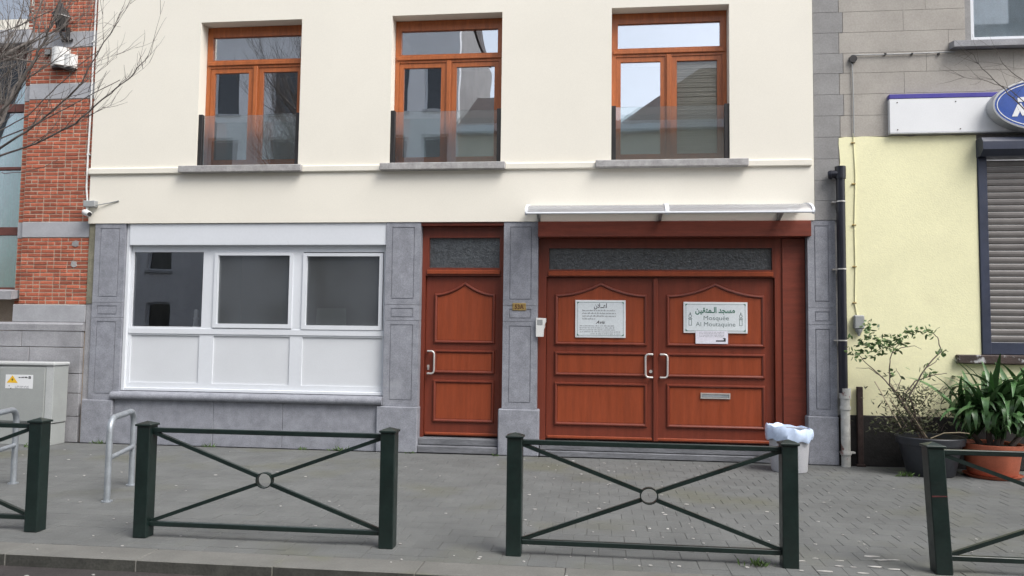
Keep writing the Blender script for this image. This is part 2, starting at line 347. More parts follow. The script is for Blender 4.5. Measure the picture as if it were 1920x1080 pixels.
# upper windows
WF = F+.2
def upper_window(a, b, blind):
    w = group_part('window', house)
    t0, t1 = WZ0+.003, WZ1-.003; a += .003; b -= .003
    c = (a+b)/2; st = .085; y1 = WF+.07
    tz0, tz1 = 5.50, 5.60          # transom bar
    MB().holes(a, b, t0, t1, WF, y1, [(a+st, b-st, tz1+.02, t1-st-.06), (a+.06, c-.045, t0+.06, tz0), (c+.045, b-.06, t0+.06, tz0)]).build('frame', wood_win, w)
    MB().box(a+.02, b-.02, WF-.022, WF-.001, tz0+.035, tz1-.005, .008).build('transom_bar', wood_win, w)
    MB().box(c-.03, c+.03, WF-.018, WF-.001, t0+.03, tz0+.02, .006).build('mullion', wood_win, w)
    for s0, s1 in ((a+.062, c-.047), (c+.047, b-.062)):
        MB().holes(s0, s1, t0+.062, tz0-.002, WF+.012, WF+.062, [(s0+.065, s1-.065, t0+.062+.075, tz0-.07)]).build('casement', wood_win, w)
        MB().box(s0+.06, s1-.06, WF+.033, WF+.041, t0+.13, tz0-.065).build('pane', plain_glass if blind and s0 > c else window_glass, w)
    MB().box(a+st-.005, b-st+.005, WF+.033, WF+.041, tz1+.015, t1-st-.055).build('pane', window_glass, w)
    if blind:
        s0, s1 = c+.06, b-.075; n = 40; z0 = t0+.13; dz = (tz0-.06-z0)/n
        sm = MB().prism([(-.006, -.019), (-.003, -.020), (.010, .016), (.006, .019), (-.004, .002)], s0, s1, 'x').mesh('slat', blind_m)
        for i in range(n): inst('slat', sm, w, (0, WF+.085, z0+(i+.5)*dz), (random.uniform(-.05, .05), 0, random.uniform(-.004, .004)))
    return w
for i, (a, b) in enumerate(WIN): upper_window(a, b, i == 2)
# pilasters
def pilaster(x0, x1, bx0, bx1, zt=3.172):
    p = group_part('pilaster', house); yf = F+.012; yb = F+.31
    m = .085
    for z0, z1, pz0, pz1, nm in ((2.022, zt, 2.10, 3.10, 'upper_block'), (1.803, 2.018, 1.845, 1.972, 'middle_block'), (.625, 1.799, .705, 1.745, 'lower_block')):
        u = MB().box(x0, x1, yf+.009, yb, z0, z1)
        u.holes(x0, x1, z0, z1, yf, yf+.0085, [(x0+m, x1-m, pz0, pz1)])
        u.box(x0+m+.011, x1-m-.011, yf+.001, yf+.0085, pz0+.011, pz1-.011)
        u.build(nm, bluestone, p)
    MB().box(bx0, bx1, F-.03, yb, 0, .621, .012).build('base_block', bluestone, p)
pilaster(-7.33, -6.86, -7.40, -6.925)
pilaster(-2.97, -2.48, -3.045, -2.47)
pilaster(-1.315, -.845, -1.36, -.81)
pilaster(2.70, 3.05, 2.67, 3.055, 3.165)
MB().box(-7.435, -7.335, F+.03, F+.31, 2.0, 3.168).build('mortar_strip', moss_strip, house)
MB().box(-7.435, -7.335, F+.04, F+.31, 0, 1.998).build('stone_strip', plinth_stone, house)
# shop front base
for a, b in ((-6.92, -5.425), (-5.42, -4.405), (-4.40, -3.05)):
    MB().box(a, b, F+.02, F+.30, 0, .628, .004).build('base_slab', bluestone, house)
MB().prism([(F+.3, .632), (F-.02, .632), (F-.042, .645), (F-.055, .67), (F-.055, .70), (F-.042, .725), (F-.02, .738), (F+.09, .752), (F+.3, .752)], -6.955, -2.973, 'x').build('shop_sill', bluestone, house, smooth=True)
# shop window
sw = group_part('shop_window', house); y0 = F+.10
def X_(x): return ax(x, y0)
def Z_(z): return az(z, y0)
px = [(-6.70, -5.64), (-5.41, -4.35), (-4.10, -3.05)]
hl = [(X_(-6.70), X_(-5.64), Z_(1.68), Z_(2.75)), (X_(-5.47), X_(-4.30), Z_(1.665), Z_(2.75)), (X_(-4.16), -3.02, Z_(1.665), Z_(2.75))]
hl += [(X_(-6.70), X_(-5.66), Z_(.88), Z_(1.555)), (X_(-5.45), X_(-4.32), Z_(.88), Z_(1.555)), (X_(-4.14), -3.02, Z_(.88), Z_(1.555))]
MB().holes(-6.80, -2.975, .756, 2.85, y0, y0+.07, hl).build('frame', pvc, sw)
MB().box(-6.858, -6.803, y0-.05, y0+.07, .756, 3.165, .006).build('shutter_guide', pvc, sw)
MB().box(-6.80, -2.973, y0-.075, y0+.2, 2.852, 3.165, .006).build('shutter_box', pvc, sw)
MB().box(-6.80, -2.975, y0-.035, y0-.001, .756, .80, .006).build('bottom_rail', pvc, sw)
MB().box(-6.80, -2.98, y0-.012, y0-.0005, Z_(1.575), Z_(1.655), .004).build('mid_rail', pvc, sw)
for k, (a, b) in enumerate(px):
    xa, xb = X_(a), min(X_(b), -3.05); za, zb = Z_((1.68, 1.73, 1.72)[k]), Z_((2.75, 2.70, 2.69)[k])
    if k:
        MB().holes(xa-.055, xb+.05, za-.06, zb+.045, y0-.02, y0+.05, [(xa, xb, za, zb)]).build('sash', pvc, sw)
    MB().box(xa-.004, xb+.004, y0+.025, y0+.033, za-.004, zb+.004).build('pane', satin_glass if k else shop_glass, sw)
    h = hl[3+k]
    MB().box(h[0]-.005, h[1]+.005, y0+.018, y0+.04, h[2]-.005, h[3]+.005).build('panel', pvc_panel, sw)
# doors
DY = F+.17
PROF = [(-.006, -.001), (-.004, .016), (.004, .028), (.018, .031), (.03, .022), (.036, .008), (.042, .004)]
def ogee(x0, x1, z0, z1, z2):
    pts = [(x0, z0), (x1, z0), (x1, z1)]; c = (x0+x1)/2
    for i in range(1, 13):
        t = i/12; pts.append((x1+(c-x1)*t, z1+(z2-z1)*(1.02*t**1.9-.02*t if t<.85 else 1-(1-t)*1.65)))
    for i in range(11, -1, -1):
        t = i/12; pts.append((x0+(c-x0)*t, z1+(z2-z1)*(1.02*t**1.9-.02*t if t<.85 else 1-(1-t)*1.65)))
    return pts
def rect(x0, x1, z0, z1): return [(x0, z0), (x1, z0), (x1, z1), (x0, z1)]
def leaf(par, x0, x1, z0, z1, px0, px1, handle_x, hside):
    yf = DY+.02
    l = MB().box(x0, x1, yf, yf+.05, z0, z1, .004).build('door_leaf', wood_frame, par)
    q = lambda z: az(z, DY)
    for poly in (ogee(px0, px1, q(1.50), q(2.17), q(2.33)), rect(px0, px1, q(1.09), q(1.40)), rect(px0, px1, q(.43), q(.99))):
        MB().sweep(poly, PROF, yf).build('moulding', wood_frame, par, smooth=True)
        cx = sum(p[0] for p in poly)/len(poly); cz = sum(p[1] for p in poly)/len(poly)
        ins = MB().sweep(poly, [(.040, .005), (.041, .008), (.045, .0085)], yf)
        n = len(poly); ins.f.append(tuple(range(2*n, 3*n))); ins.build('panel', wood_panel, par)
    MB().box(x0+.02, x1-.02, yf-.022, yf-.001, z0+.012, z0+.05, .008).build('weather_bar', wood_panel, par)
    if handle_x is not None:
        hz0, hz1 = q(1.08), q(1.385); hy = yf-.065; r = .013; d = .09*hside
        pts = [(handle_x, yf+.01, hz1), (handle_x, hy, hz1), (handle_x+d*.55, hy, hz1)]
        for t in range(0, 91, 18): pts.append((handle_x+d*.55+d*.45*math.sin(R(t)), hy, hz1-.045*(1-math.cos(R(t)))))
        for t in range(90, -1, -18): pts.append((handle_x+d*.55+d*.45*math.sin(R(t)), hy, hz0+.045*(1-math.cos(R(t)))))
        pts += [(handle_x, hy, hz0), (handle_x, yf+.01, hz0)]
        MB().tube(pts, r, 10).build('handle', steel, par, smooth=True)
d1 = group_part('single_door', house)
D = lambda x: ax(x, DY)
Q = lambda z: az(z, DY)
MB().holes(-2.478, -1.316, .20, 3.12, DY-.03, DY+.09, [(D(-2.345), D(-1.365), Q(2.53), Q(2.945)), (D(-2.39), D(-1.345), .2, Q(2.42))]).build('frame', wood_frame, d1)
MB().box(D(-2.37), D(-1.35), DY-.052, DY-.031, Q(2.44), Q(2.50), .008).build('transom_bar', wood_panel, d1)
MB().box(D(-2.35), D(-1.36), DY+.02, DY+.03, Q(2.52), Q(2.955)).build('pane', obscure, d1)
leaf(d1, D(-2.387), D(-1.348), .215, Q(2.417), D(-2.26), D(-1.425), D(-2.335), 1)
MB().box(D(-2.355), D(-2.325), DY+.012, DY+.021, 1.12, 1.19, .006).tube([(D(-2.34), DY+.02, 1.165), (D(-2.34), DY-.005, 1.165)], .013, 10).build('lock', steel, d1)
MB().box(-2.472, -1.362, F+.0, F+.30, 0, .10, .012).box(-2.472, -1.362, F+.06, F+.30, .101, .198, .012).build('door_step', bluestone_worn, house)
MB().box(-2.48, -1.316, F+.03, F+.3, 3.122, 3.166).build('door_lintel', wood_frame, house)
d2 = group_part('double_door', house)
MB().holes(-.843, 2.698, .20, 2.95, DY-.03, DY+.09, [(D(-.69), D(2.24), Q(2.51), Q(2.80)), (D(-.72), D(2.27), .2, Q(2.41))]).build('frame', wood_frame, d2)
MB().box(D(-.70), D(2.25), DY-.052, DY-.031, Q(2.42), Q(2.485), .008).build('transom_bar', wood_panel, d2)
MB().box(D(-.70), D(2.25), DY+.02, DY+.03, Q(2.50), Q(2.81)).build('pane', obscure, d2)
leaf(d2, D(-.717), D(.712), .215, Q(2.407), D(-.60), D(.62), D(.69), -1)
leaf(d2, D(.716), D(2.267), .215, Q(2.407), D(.885), D(2.14), D(.80), 1)
MB().box(D(.705), D(.765), DY-.012, DY+.021, .22, Q(2.40), .006).build('cover_strip', wood_frame, d2)
MB().tube([(D(.672), DY+.025, 1.15), (D(.672), DY-.008, 1.15)], .022, 12).build('lock', steel, d2, smooth=True)
MB().box(2.40, 2.69, DY-.05, DY-.031, .205, 2.945, .004).build('side_panel', wood_beam, d2)
ls = MB().holes(D(1.32), D(1.70), Q(.815), Q(.89), DY-.008, DY+.012, [(D(1.335), D(1.685), Q(.832), Q(.873))]).build('letter_slot', steel, d2)
MB().box(D(1.337), D(1.683), DY-.003, DY+.010, Q(.834), Q(.871), .004).build('flap', galv, ls)
MB().box(-.843, 2.735, F-.05, F+.28, 2.952, 3.160, .006).build('door_beam', wood_beam, house)
MB().box(-.80, 2.66, F+.02, F+.30, .085, .198, .008).build('door_threshold', bluestone_worn, house)
MB().box(-.80, 2.66, F-.005, F+.30, 0, .08, .01).build('door_step', bluestone_worn, house)

# ------------------------------------------------------------------ brick house on the left
LB = F+.05
bh = thing('brick_house', 'red brick house with pale stone bands and teal windows', 'house', (-9, LB, 0))
MB().box(-8.52, -7.445, LB+.006, LB+.4, 0, 8.6).box(-8.66, -8.5202, LB+.086, LB+.4, 0, 8.6).build('backing_wall', mortar, bh)
MB().box(-13.5, -8.661, LB+.2, LB+.5, 0, 2.15).box(-13.5, -8.661, LB+.2, LB+.5, 6.12, 6.4).box(-13.5, -10.3, LB+.1, LB+.5, 2.15, 6.12).box(-13.5, -8.661, LB+.2, LB+.5, 7.8, 8.6).box(-13.5, -7.445, LB+.5, LB+9, 7.8, 8.6).box(-13.5, -7.445, LB+8, LB+9, 0, 7.8).build('rear_wall', mortar, bh)
zones = [(1.985, 2.97), (3.205, 5.045), (5.29, 5.83), (6.075, 8.5)]
nbk = 0; bricks_rest = MB()
bs = [MB().box(-.1, .1, 0, .05, -.0235, .0235, .004).mesh('brick', brick_m) for _ in range(1)][0]
bhd = MB().box(-.0475, .0475, 0, .05, -.0235, .0235, .004).mesh('brick', brick_m)
for za, zb in zones:
    n = max(1, round((zb-za)/.058)); p = (zb-za)/n
    for r_ in range(n):
        z = za+(r_+.5)*p
        for (xa, xb, yy) in ((-8.52, -7.447, LB), (-8.66, -8.523, LB+.08)):
            x = xa; k = 0; short = (r_ % 2 == 0)
            while x < xb-.03:
                L_ = .107 if short else .210
                if random.random() < .72: short = not short
                e = min(x+L_, xb)
                if xb-e < .04: e = xb
                w = e-x-.013; cx = (x+e)/2; dy = random.uniform(-.003, .003)
                if nbk < 300 and z < 5.2:
                    me = bs if w > .14 else bhd
                    inst('brick', me, bh, (cx, yy+dy, z), (random.uniform(-.01, .01), random.uniform(-.012, .012), 0), (w/(.2 if me is bs else .095), 1, (p-.0145)/.047)); nbk += 1
                else: bricks_rest.box(cx-w/2, cx+w/2, yy+dy, yy+.05, z-p/2+.007, z+p/2-.007, .004)
                x = e
bricks_rest.build('upper_bricks', brick_m, bh, kind='stuff')
for za, zb in ((2.972, 3.202), (5.05, 5.285), (5.835, 6.07)):
    MB().box(-8.52, -7.447, LB-.006, LB+.06, za, zb, .005).box(-8.66, -8.5225, LB+.075, LB+.15, za, zb, .005).build('stone_band', band_stone, bh)
MB().box(-8.60, -7.447, LB-.012, LB+.06, 1.725, 1.98, .006).build('stone_band', band_stone, bh)
MB().prism([(LB+.06, 1.722), (LB-.03, 1.722), (LB-.06, 1.69), (LB-.06, 1.60), (LB+.06, 1.60)], -9.6, -7.447, 'x').build('plinth_cap', plinth_stone, bh)
zc = [0, .37, .70, .98, 1.36, 1.597]
for i in range(5):
    xs = [-10.5, -8.62+.35*(i % 2), -7.455] if i < 4 else [-10.5, -8.40, -7.455]
    for a, b in zip(xs, xs[1:]):
        MB().box(a+.004, b-.004, LB-.055, LB+.06, zc[i]+.004, zc[i+1]-.004, .006).build('plinth_stone', plinth_stone, bh)
lw = group_part('window', bh); ly = LB+.16
MB().holes(-10.3, -8.661, 2.15, 5.83, ly, ly+.08, [(-10.2, -8.72, 2.24, 3.03), (-10.2, -8.72, 3.15, 4.03), (-10.2, -8.72, 4.07, 4.92), (-10.2, -8.72, 5.04, 5.74)]).build('frame', brown_frame, lw)
for a, b in ((2.23, 3.04), (3.14, 4.04), (4.06, 4.93), (5.03, 5.75)): MB().box(-10.21, -8.71, ly+.03, ly+.038, a, b).build('pane', plain_glass, lw)
cv = MB(); n = 60
for i in range(n+1):
    x = -10.28+1.6*i/n; yy = ly+.075+.018*math.sin(i*1.3)+.008*math.sin(i*.37)
    cv.v += [(x, yy, 2.16), (x, yy, 5.8)]
cv.f = [(2*i, 2*i+2, 2*i+3, 2*i+1) for i in range(n)]
cv.build('curtain', teal_glass, lw, smooth=True)
MB().prism([(LB+.2, 2.10), (LB-.10, 2.05), (LB-.10, 2.17), (LB+.2, 2.215)], -10.4, -8.56, 'x').build('window_sill', plinth_stone, bh)
MB().box(-10.6, -8.661, LB+.10, LB+.3, 5.83, 5.90).build('lintel_board', brown_frame, bh)  # dark brown board between window frame and stone lintel
MB().box(-10.6, -8.52, LB-.05, LB+.3, 5.905, 6.12, .01).build('window_lintel', band_stone, bh)
uw = group_part('window', bh)
MB().holes(-10.3, -8.53, 6.125, 7.8, LB+.08, LB+.16, [(-10.2, -8.62, 6.33, 7.7)]).build('frame', cream_trim, uw)
MB().box(-10.21, -8.61, LB+.11, LB+.118, 6.32, 7.71).build('pane', window_glass, uw)
MB().box(-10.3, -8.55, LB+.4, LB+.42, 6.2, 7.8).build('curtain', interior, uw)
# two spalled mortar patches
for x, z in ((-7.66, 2.88), (-7.67, 2.58)):
    pl = [(x+.055*random.uniform(.7, 1.2)*math.cos(t*.7), z+.05*random.uniform(.7, 1.2)*math.sin(t*.7)) for t in range(9)]
    MB().prism(pl, LB-.007, LB+.02).build('mortar_patch', greystone, bh)

# ------------------------------------------------------------------ rendered house on the right
RBY = F+.02
rh = thing('rendered_house', 'grey rendered house with pale yellow ground floor and navy shutter', 'house', (5, RBY, 0))
W0 = (4.80, 6.6, 5.52, 7.9); S0 = (4.83, 7.2, 1.46, 4.17)
MB().holes(2.795, 11, 0, 9, RBY+.02, RBY+.35, [W0, S0]).build('backing_wall', dark_render, rh)
MB().box(2.8, 11, RBY+.352, RBY+8, 8.6, 9).box(2.8, 11, RBY+8, RBY+8.2, 0, 9).build('roof', zinc, rh)
zs = [3.172, 3.43, 3.70, 3.985, 4.275, 4.56, 4.845, 5.13, 5.40, 5.68, 5.96, 6.24, 6.52, 6.8, 7.08, 7.36]
for i in range(len(zs)-1):
    MB().box(2.798, 3.115 if zs[i] < 4.2 else 3.13+.05*(i % 2), RBY-.004, RBY+.019, zs[i]+.0015, zs[i+1]-.0015, .002).build('quoin_block', dark_render, rh)
    if zs[i] >= 4.27:
        xs = [3.135+.05*(i % 2), 3.95+.28*(i % 3), 4.72 if zs[i+1] > 5.45 else 5.3, 6.5, 8, 11]
        for a, b in zip(xs, xs[1:]):
            if zs[i+1] > 5.5 and a >= 4.7 and b <= 6.6: continue
            if zs[i+1] > 5.5 and a >= 6.4: a = max(a, 6.65)
            MB().box(a+.001, b-.001, RBY, RBY+.019, zs[i]+.0015, zs[i+1]-.0015, .002).build('wall_block', grey_render, rh)
# yellow painted plaster with a ragged top and left edge
yp = [(3.10, .645)]
for z in [k*.12+.7 for k in range(30)]: yp.append((3.118+random.uniform(-.012, .012), z))
yp += [(3.105+random.uniform(0, .01), 4.26)]
x = 3.2
while x < 4.8: yp.append((x, 4.272+random.uniform(-.008, .004))); x += .1
yp += [(4.815, 4.27), (4.815, .645)]
MB().prism(yp, RBY-.010, RBY+.019).build('yellow_plaster', yellow, rh)
MB().box(4.8152, 11, RBY-.010, RBY+.019, .645, 1.318).build('yellow_plaster', yellow, rh)
MB().box(7.2, 11, RBY-.010, RBY+.019, 1.32, 4.27).build('yellow_plaster', yellow, rh)
MB().box(3.06, 11, RBY-.02, RBY+.019, 0, .643, .01).build('tarred_base', tar, rh)
MB().box(4.50, 7.4, RBY-.09, RBY+.10, 1.325, 1.44, .012).build('window_sill', peel, rh)
sr = group_part('roller_shutter', rh)
MB().prism([(RBY+.1, 4.20), (RBY-.16, 4.20), (RBY-.20, 4.14), (RBY-.20, 4.04), (RBY-.12, 3.97), (RBY+.1, 3.97)], 4.81, 7.25, 'x').build('shutter_box', shut_blue, sr)
MB().box(4.82, 4.93, RBY-.03, RBY+.06, 1.442, 3.968, .006).build('guide_rail', shut_blue, sr)
MB().box(7.1, 7.21, RBY-.03, RBY+.06, 1.442, 3.968, .006).build('guide_rail', shut_blue, sr)
MB().box(4.932, 7.098, RBY-.005, RBY+.03, 1.445, 1.60, .006).build('bottom_bar', shut_blue, sr)
sm = MB().prism([(.0, -.0415), (-.010, -.034), (-.016, -.005), (-.014, .022), (-.002, .036), (.012, .036), (.012, -.0415)], 4.933, 7.097, 'x').mesh('slat', slat_m)
for i in range(28): inst('slat', sm, sr, (0, RBY+.012, 1.645+i*.0835), (0, 0, 0))
rw = group_part('window', rh)
MB().holes(4.80, 6.6, 5.52, 7.9, RBY+.09, RBY+.16, [(4.87, 6.5, 5.60, 7.8)]).build('frame', pvc, rw)
MB().box(4.86, 6.51, RBY+.12, RBY+.128, 5.59, 7.81).build('pane', plain_glass, rw)
cv = MB(); n = 50
for i in range(n+1):
    x = 4.85+1.7*i/n; yy = RBY+.165+.02*math.sin(i*1.1); cv.v += [(x, yy, 5.55), (x, yy, 7.8)]
cv.f = [(2*i, 2*i+2, 2*i+3, 2*i+1) for i in range(n)]
cv.build('curtain', curtain_pale, rw, smooth=True)
MB().prism([(RBY+.1, 5.42), (RBY-.14, 5.40), (RBY-.14, 5.48), (RBY+.1, 5.518)], 4.52, 6.9, 'x').build('window_sill', plinth_stone, rh)

# ------------------------------------------------------------------ houses across the street, mirrored in the panes
def far_house(label, x0, x1, eave, ridge, wall_m, cols, hipl=0, hipr=0, sill=zinc):
    OY = -6.2
    t = thing('street_house', label, 'house', ((x0+x1)/2, OY, 0), 'houses across the street')
    hs_ = []; fl = [(1.0, 2.7)]+[(3.9+3.0*k, 5.9+3.0*k) for k in range(int((eave-3.4)/3.0))]
    w = (x1-x0)/cols
    for k, (za, zb) in enumerate(fl):
        for c_ in range(cols): hs_.append((x0+w*(c_+.5)-.5, x0+w*(c_+.5)+.5, za if not (k == 0 and c_ == 0) else .1, zb))
    MB().holes(x0, x1, 0, eave, OY-.3, OY, hs_).build('front_wall', wall_m, t)
    for h in hs_:
        wd = MB().holes(h[0], h[1], h[2], h[3], OY-.22, OY-.15, [(h[0]+.07, h[1]-.07, h[2]+.07, h[3]-.07)]).build('window', pvc, t)
        MB().box(h[0]+.06, h[1]-.06, OY-.2, OY-.19, h[2]+.06, h[3]-.06).build('pane', dark_window, wd)
        if h[2] > .5: MB().box(h[0]-.06, h[1]+.06, OY+.001, OY+.08, h[2]-.1, h[2]-.002).build('sill', sill, t)
    MB().box(x0, x1, OY-.35, OY+.3, eave+.002, eave+.28).build('cornice', pvc, t)
    MB().box(x0, x0+.25, OY-8, OY-.302, 0, eave).box(x1-.25, x1, OY-8, OY-.302, 0, eave).box(x0+.252, x1-.252, OY-8, OY-7.8, 0, eave).build('side_wall', house_grey, t)
    e = eave+.285; rf = MB(); ym = OY-4
    rf.add([(x0, OY+.25, e), (x1, OY+.25, e), (x1, OY-8, e), (x0, OY-8, e), (x0+hipl, ym, ridge), (x1-hipr, ym, ridge)], [(0, 1, 5, 4), (1, 2, 5), (2, 3, 4, 5), (3, 0, 4), (0, 3, 2, 1)])
    rf.build('roof', rooftile, t)
    MB().box(x1-hipr-1.0, x1-hipr-.2, ym-.5, ym+.2, ridge-1.0, ridge+1.2).build('chimney', house_brick, t)
far_house('tall white house across the street mirrored in the left upper window', -20, -8.4, 13.2, 16, house_white, 5)
far_house('narrow pale house across the street mirrored in the middle upper window', -8.4, -5.2, 14.0, 15.5, house_white, 2)
far_house('low cream house with tiled roof across the street', -5.2, .6, 8.9, 11.6, house_cream, 3, 0, 2.2)
far_house('house with hipped tiled roof mirrored in the right upper window', .6, 8, 8.9, 12.6, house_cream, 3, 3.4, .5)
far_house('brown brick house across the street opposite the shuttered one', 8, 17, 11, 14, house_brick, 4)

# ------------------------------------------------------------------ glass balustrades of the upper windows
names = ['left', 'middle', 'right']
desc = ['glass balustrade before the upper window that mirrors bare branches', 'glass balustrade before the middle upper window', 'glass balustrade before the upper window with the beige blind']
for i, (a, b) in enumerate(WIN):
    t = thing('glass_balustrade', desc[i], 'balustrade', ((a+b)/2, F, 3.987), 'glass balustrades of upper windows')
    for x0, x1 in ((a+.001, a+.062), (b-.062, b-.001)):
        MB().box(x0, x1, F+.02, F+.085, 3.99, 4.76, .004).build('post', black_metal, t)
    MB().box(a+.05, b-.05, F+.045, F+.055, 3.995, 4.745).build('glass_panel', clear_glass, t)

# ------------------------------------------------------------------ canopy
cn = thing('door_canopy', 'arched clear plastic canopy over the double door', 'canopy', (.9, F, 3.2))
cx0, cx1, CD, cz0, cz1 = -.95, 2.60, .70, 3.175, 3.355
def arc(i, n=10, off=0): t = math.pi/2*i/n; return (F-.002-CD*math.sin(t)*(1+off), cz0+(cz1-cz0)*math.cos(t)+off*.25)
for a, b in ((cx0+.02, .81), (.85, cx1-.02)):
    m = MB()
    for i in range(11): y, z = arc(i); m.v += [(a, y, z), (b, y, z)]
    m.f = [(2*i, 2*i+1, 2*i+3, 2*i+2) for i in range(10)]
    m.build('sheet', polycarb, cn, smooth=True)
for a, b in ((cx0-.01, cx0+.022), (.805, .855), (cx1-.022, cx1+.01)):
    pts = [arc(i) for i in range(11)]; lo = [(y+.012, z-.03) for y, z in pts][::-1]; hi = [(y-.006, z+.01) for y, z in pts]
    hi[0] = (F-.001, hi[0][1]); lo[-1] = (F-.001, lo[-1][1])
    MB().prism(hi+lo, a, b, 'x').build('rib', pvc, cn)
MB().tube([(cx0, F-CD, cz0-.005), (cx1, F-CD, cz0-.005)], .014, 8).build('front_rail', pvc, cn, smooth=True)
MB().box(cx0, cx1, F-.04, F-.001, cz1-.02, cz1+.02, .005).build('wall_rail', pvc, cn)
for x in (-.83, .79, 2.33):
    m = MB(); m.prism([(F-.001, 3.17), (F-.05, 3.17), (F-.25, 3.235), (F-.55, 3.215), (F-.69, 3.165), (F-.69, 3.185), (F-.55, 3.245), (F-.25, 3.275), (F-.06, 3.26), (F-.001, 3.33)], x-.018, x+.018, 'x')
    m.build('bracket', grey_plastic, cn)

# ------------------------------------------------------------------ writing
def text(body, size, x, y, z, mt, parent, width=None, shear=0, name='lettering', bold=0):
    c = bpy.data.curves.new('lettering', 'FONT'); c.body = body; c.size = size; c.align_x = 'CENTER'; c.extrude = .0008; c.shear = shear; c.offset = bold; c.resolution_u = 3
    o = bpy.data.objects.new('lettering', c); col.objects.link(o)
    dg = bpy.context.evaluated_depsgraph_get(); me = bpy.data.meshes.new_from_object(o.evaluated_get(dg))
    bpy.data.objects.remove(o); bpy.data.curves.remove(c)
    xs = [v.co.x for v in me.vertices]; w = (max(xs)-min(xs)) or 1; k = width/w if width else 1; mid = (max(xs)+min(xs))/2
    org = ORG[parent]
    for v in me.vertices: v.co = Vector((x+(v.co.x-mid)*k, y-v.co.z, z+v.co.y))-org
    me.materials.clear(); me.materials.append(mt)
    ob = bpy.data.objects.new(name, me); col.objects.link(ob); ob.parent = parent; ORG[ob] = org; return ob
def textline(x0, x1, z, h, y, mt, parent, seed, name='text_line'):
    rg = random.Random(seed); m = MB(); x = x0
    while x < x1-.006:
        w = rg.uniform(.012, .05); e = min(x+w, x1); xx = x
        while xx < e-.002:
            s = rg.uniform(.004, .009); hh = h*rg.choice((.55, .55, .6, .95)); m.box(xx, min(xx+s*.75, e), y-.0012, y, z, z+hh); xx += s
        x = e+.009
    m.build(name, mt, parent)
SY = DY-.002
def board(t, x0, x1, z0, z1, y1=None):
    y1 = y1 or DY+.011
    MB().box(x0, x1, SY-.006, y1, z0, z1, .002).build('board', white_sign, t)
    MB().box(x0+.018, x1-.018, SY-.0085, SY-.0062, z0+.018, z1-.018).build('face', sign_face, t)
    MB().holes(x0+.03, x1-.03, z0+.03, z1-.03, SY-.0098, SY-.0087, [(x0+.034, x1-.034, z0+.034, z1-.034)]).build('border_line', ink_slate, t)
    for sx, X in ((1, x0+.026), (-1, x1-.026)):
        for sz, Z in ((1, z0+.026), (-1, z1-.026)):
            MB().prism([(X, Z), (X+sx*.028, Z), (X, Z+sz*.028)], SY-.0112, SY-.0099).build('corner_mark', ink_green, t)
n1 = thing('notice_board', 'white notice board headed Avis on the left leaf of the double door', 'sign', (D(0), DY, Q(1.6)))
a, b, c_, d_ = D(-.33), D(.34), Q(1.597), Q(2.10)
board(n1, a, b, c_, d_); ty = SY-.0088; mx = (a+b)/2
text('\uFEE5\uFEFC\u0640\u0640\uFECB\uFE8D', .085, mx+.0, ty, d_-.105, ink, n1, .175, bold=.0015)
for k, (u, v) in enumerate(((.095, .55), (.095, .55), (.095, .55), (.095, .27))): textline(a+u, a+v, d_-.150-.038*k, .022, ty, ink_grey, n1, k)
text('Avis', .06, mx+.0, ty, d_-.322, ink, n1, .125, .35, bold=.001)
for k, (u, v) in enumerate(((.06, .53), (.06, .54), (.06, .54), (.06, .61), (.21, .62))): textline(a+u, a+v, d_-.357-.027*k, .016, ty, ink_grey, n1, 10+k)
n2 = thing('name_board', 'white board reading Mosquée Al Moutaquine with green Arabic writing', 'sign', (D(1.5), DY, Q(1.67)))
a, b, c_, d_ = D(1.10), D(1.925), Q(1.675), Q(2.085); mx = (a+b)/2
board(n2, a, b, c_, d_)
text('\uFEE6\uFEF4\uFED8\uFE98\uFEE4\u0640\uFEDF\uFE8D \uFEAA\uFEA0\uFEB4\uFEE3', .105, mx-.005, ty, d_-.145, ink_green, n2, .52, bold=.003)
text('Mosqu\u00e9e', .082, mx+.01, ty, d_-.242, ink_slate, n2, .33)
text('Al Moutaquine', .082, mx+.0, ty, d_-.325, ink_slate, n2, .52)
for X in (a+.088, b-.088):
    m = MB(); z = c_+.1
    m.holes(X-.02, X+.02, z, z+.085, ty-.0012, ty, [(X-.014, X+.014, z+.006, z+.079)])
    m.holes(X-.026, X+.026, z+.087, z+.1, ty-.0012, ty, [(X-.018, X+.018, z+.09, z+.097)])
    for q in range(10):
        t0, t1 = 2*math.pi*q/10, 2*math.pi*(q+1)/10
        m.prism([(X+.022*math.cos(t0), z+.127+.024*math.sin(t0)), (X+.022*math.cos(t1), z+.127+.024*math.sin(t1)), (X+.015*math.cos(t1), z+.127+.017*math.sin(t1)), (X+.015*math.cos(t0), z+.127+.017*math.sin(t0))], ty-.0012, ty)
    m.prism([(X-.010, z+.152), (X+.010, z+.152), (X, z+.185)], ty-.0012, ty)
    m.build('minaret_drawing', ink_slate, n2)
n3 = thing('paper_notice', 'small white paper notice with black hand sign below the name board', 'paper', (D(1.46), DY, Q(1.54)))
a, b, c_, d_ = D(1.255), D(1.672), Q(1.535), Q(1.705)
MB().box(a, b, SY-.0135, SY-.0115, c_, d_).box(a+.01, b-.01, SY-.0114, DY+.011, c_+.005, Q(1.67)).build('sheet', paper, n3)
for k in range(4): textline(a+.05, b-.05, d_-.022-.02*k, .009, SY-.0137, ink_grey, n3, 30+k)
hx, hz = b-.03, c_+.03
MB().prism([(hx, hz), (hx, hz+.045), (hx-.015, hz+.05), (hx-.035, hz+.045), (hx-.037, hz+.036), (hx-.022, hz+.033), (hx-.028, hz+.018), (hx-.125, hz+.016), (hx-.13, hz+.006), (hx-.125, hz)], SY-.0148, SY-.0137).build('hand_sign', ink, n3)
hn = thing('house_number', 'brass house number plate on the middle bluestone pilaster', 'number plate', (-1.09, F, 1.95))
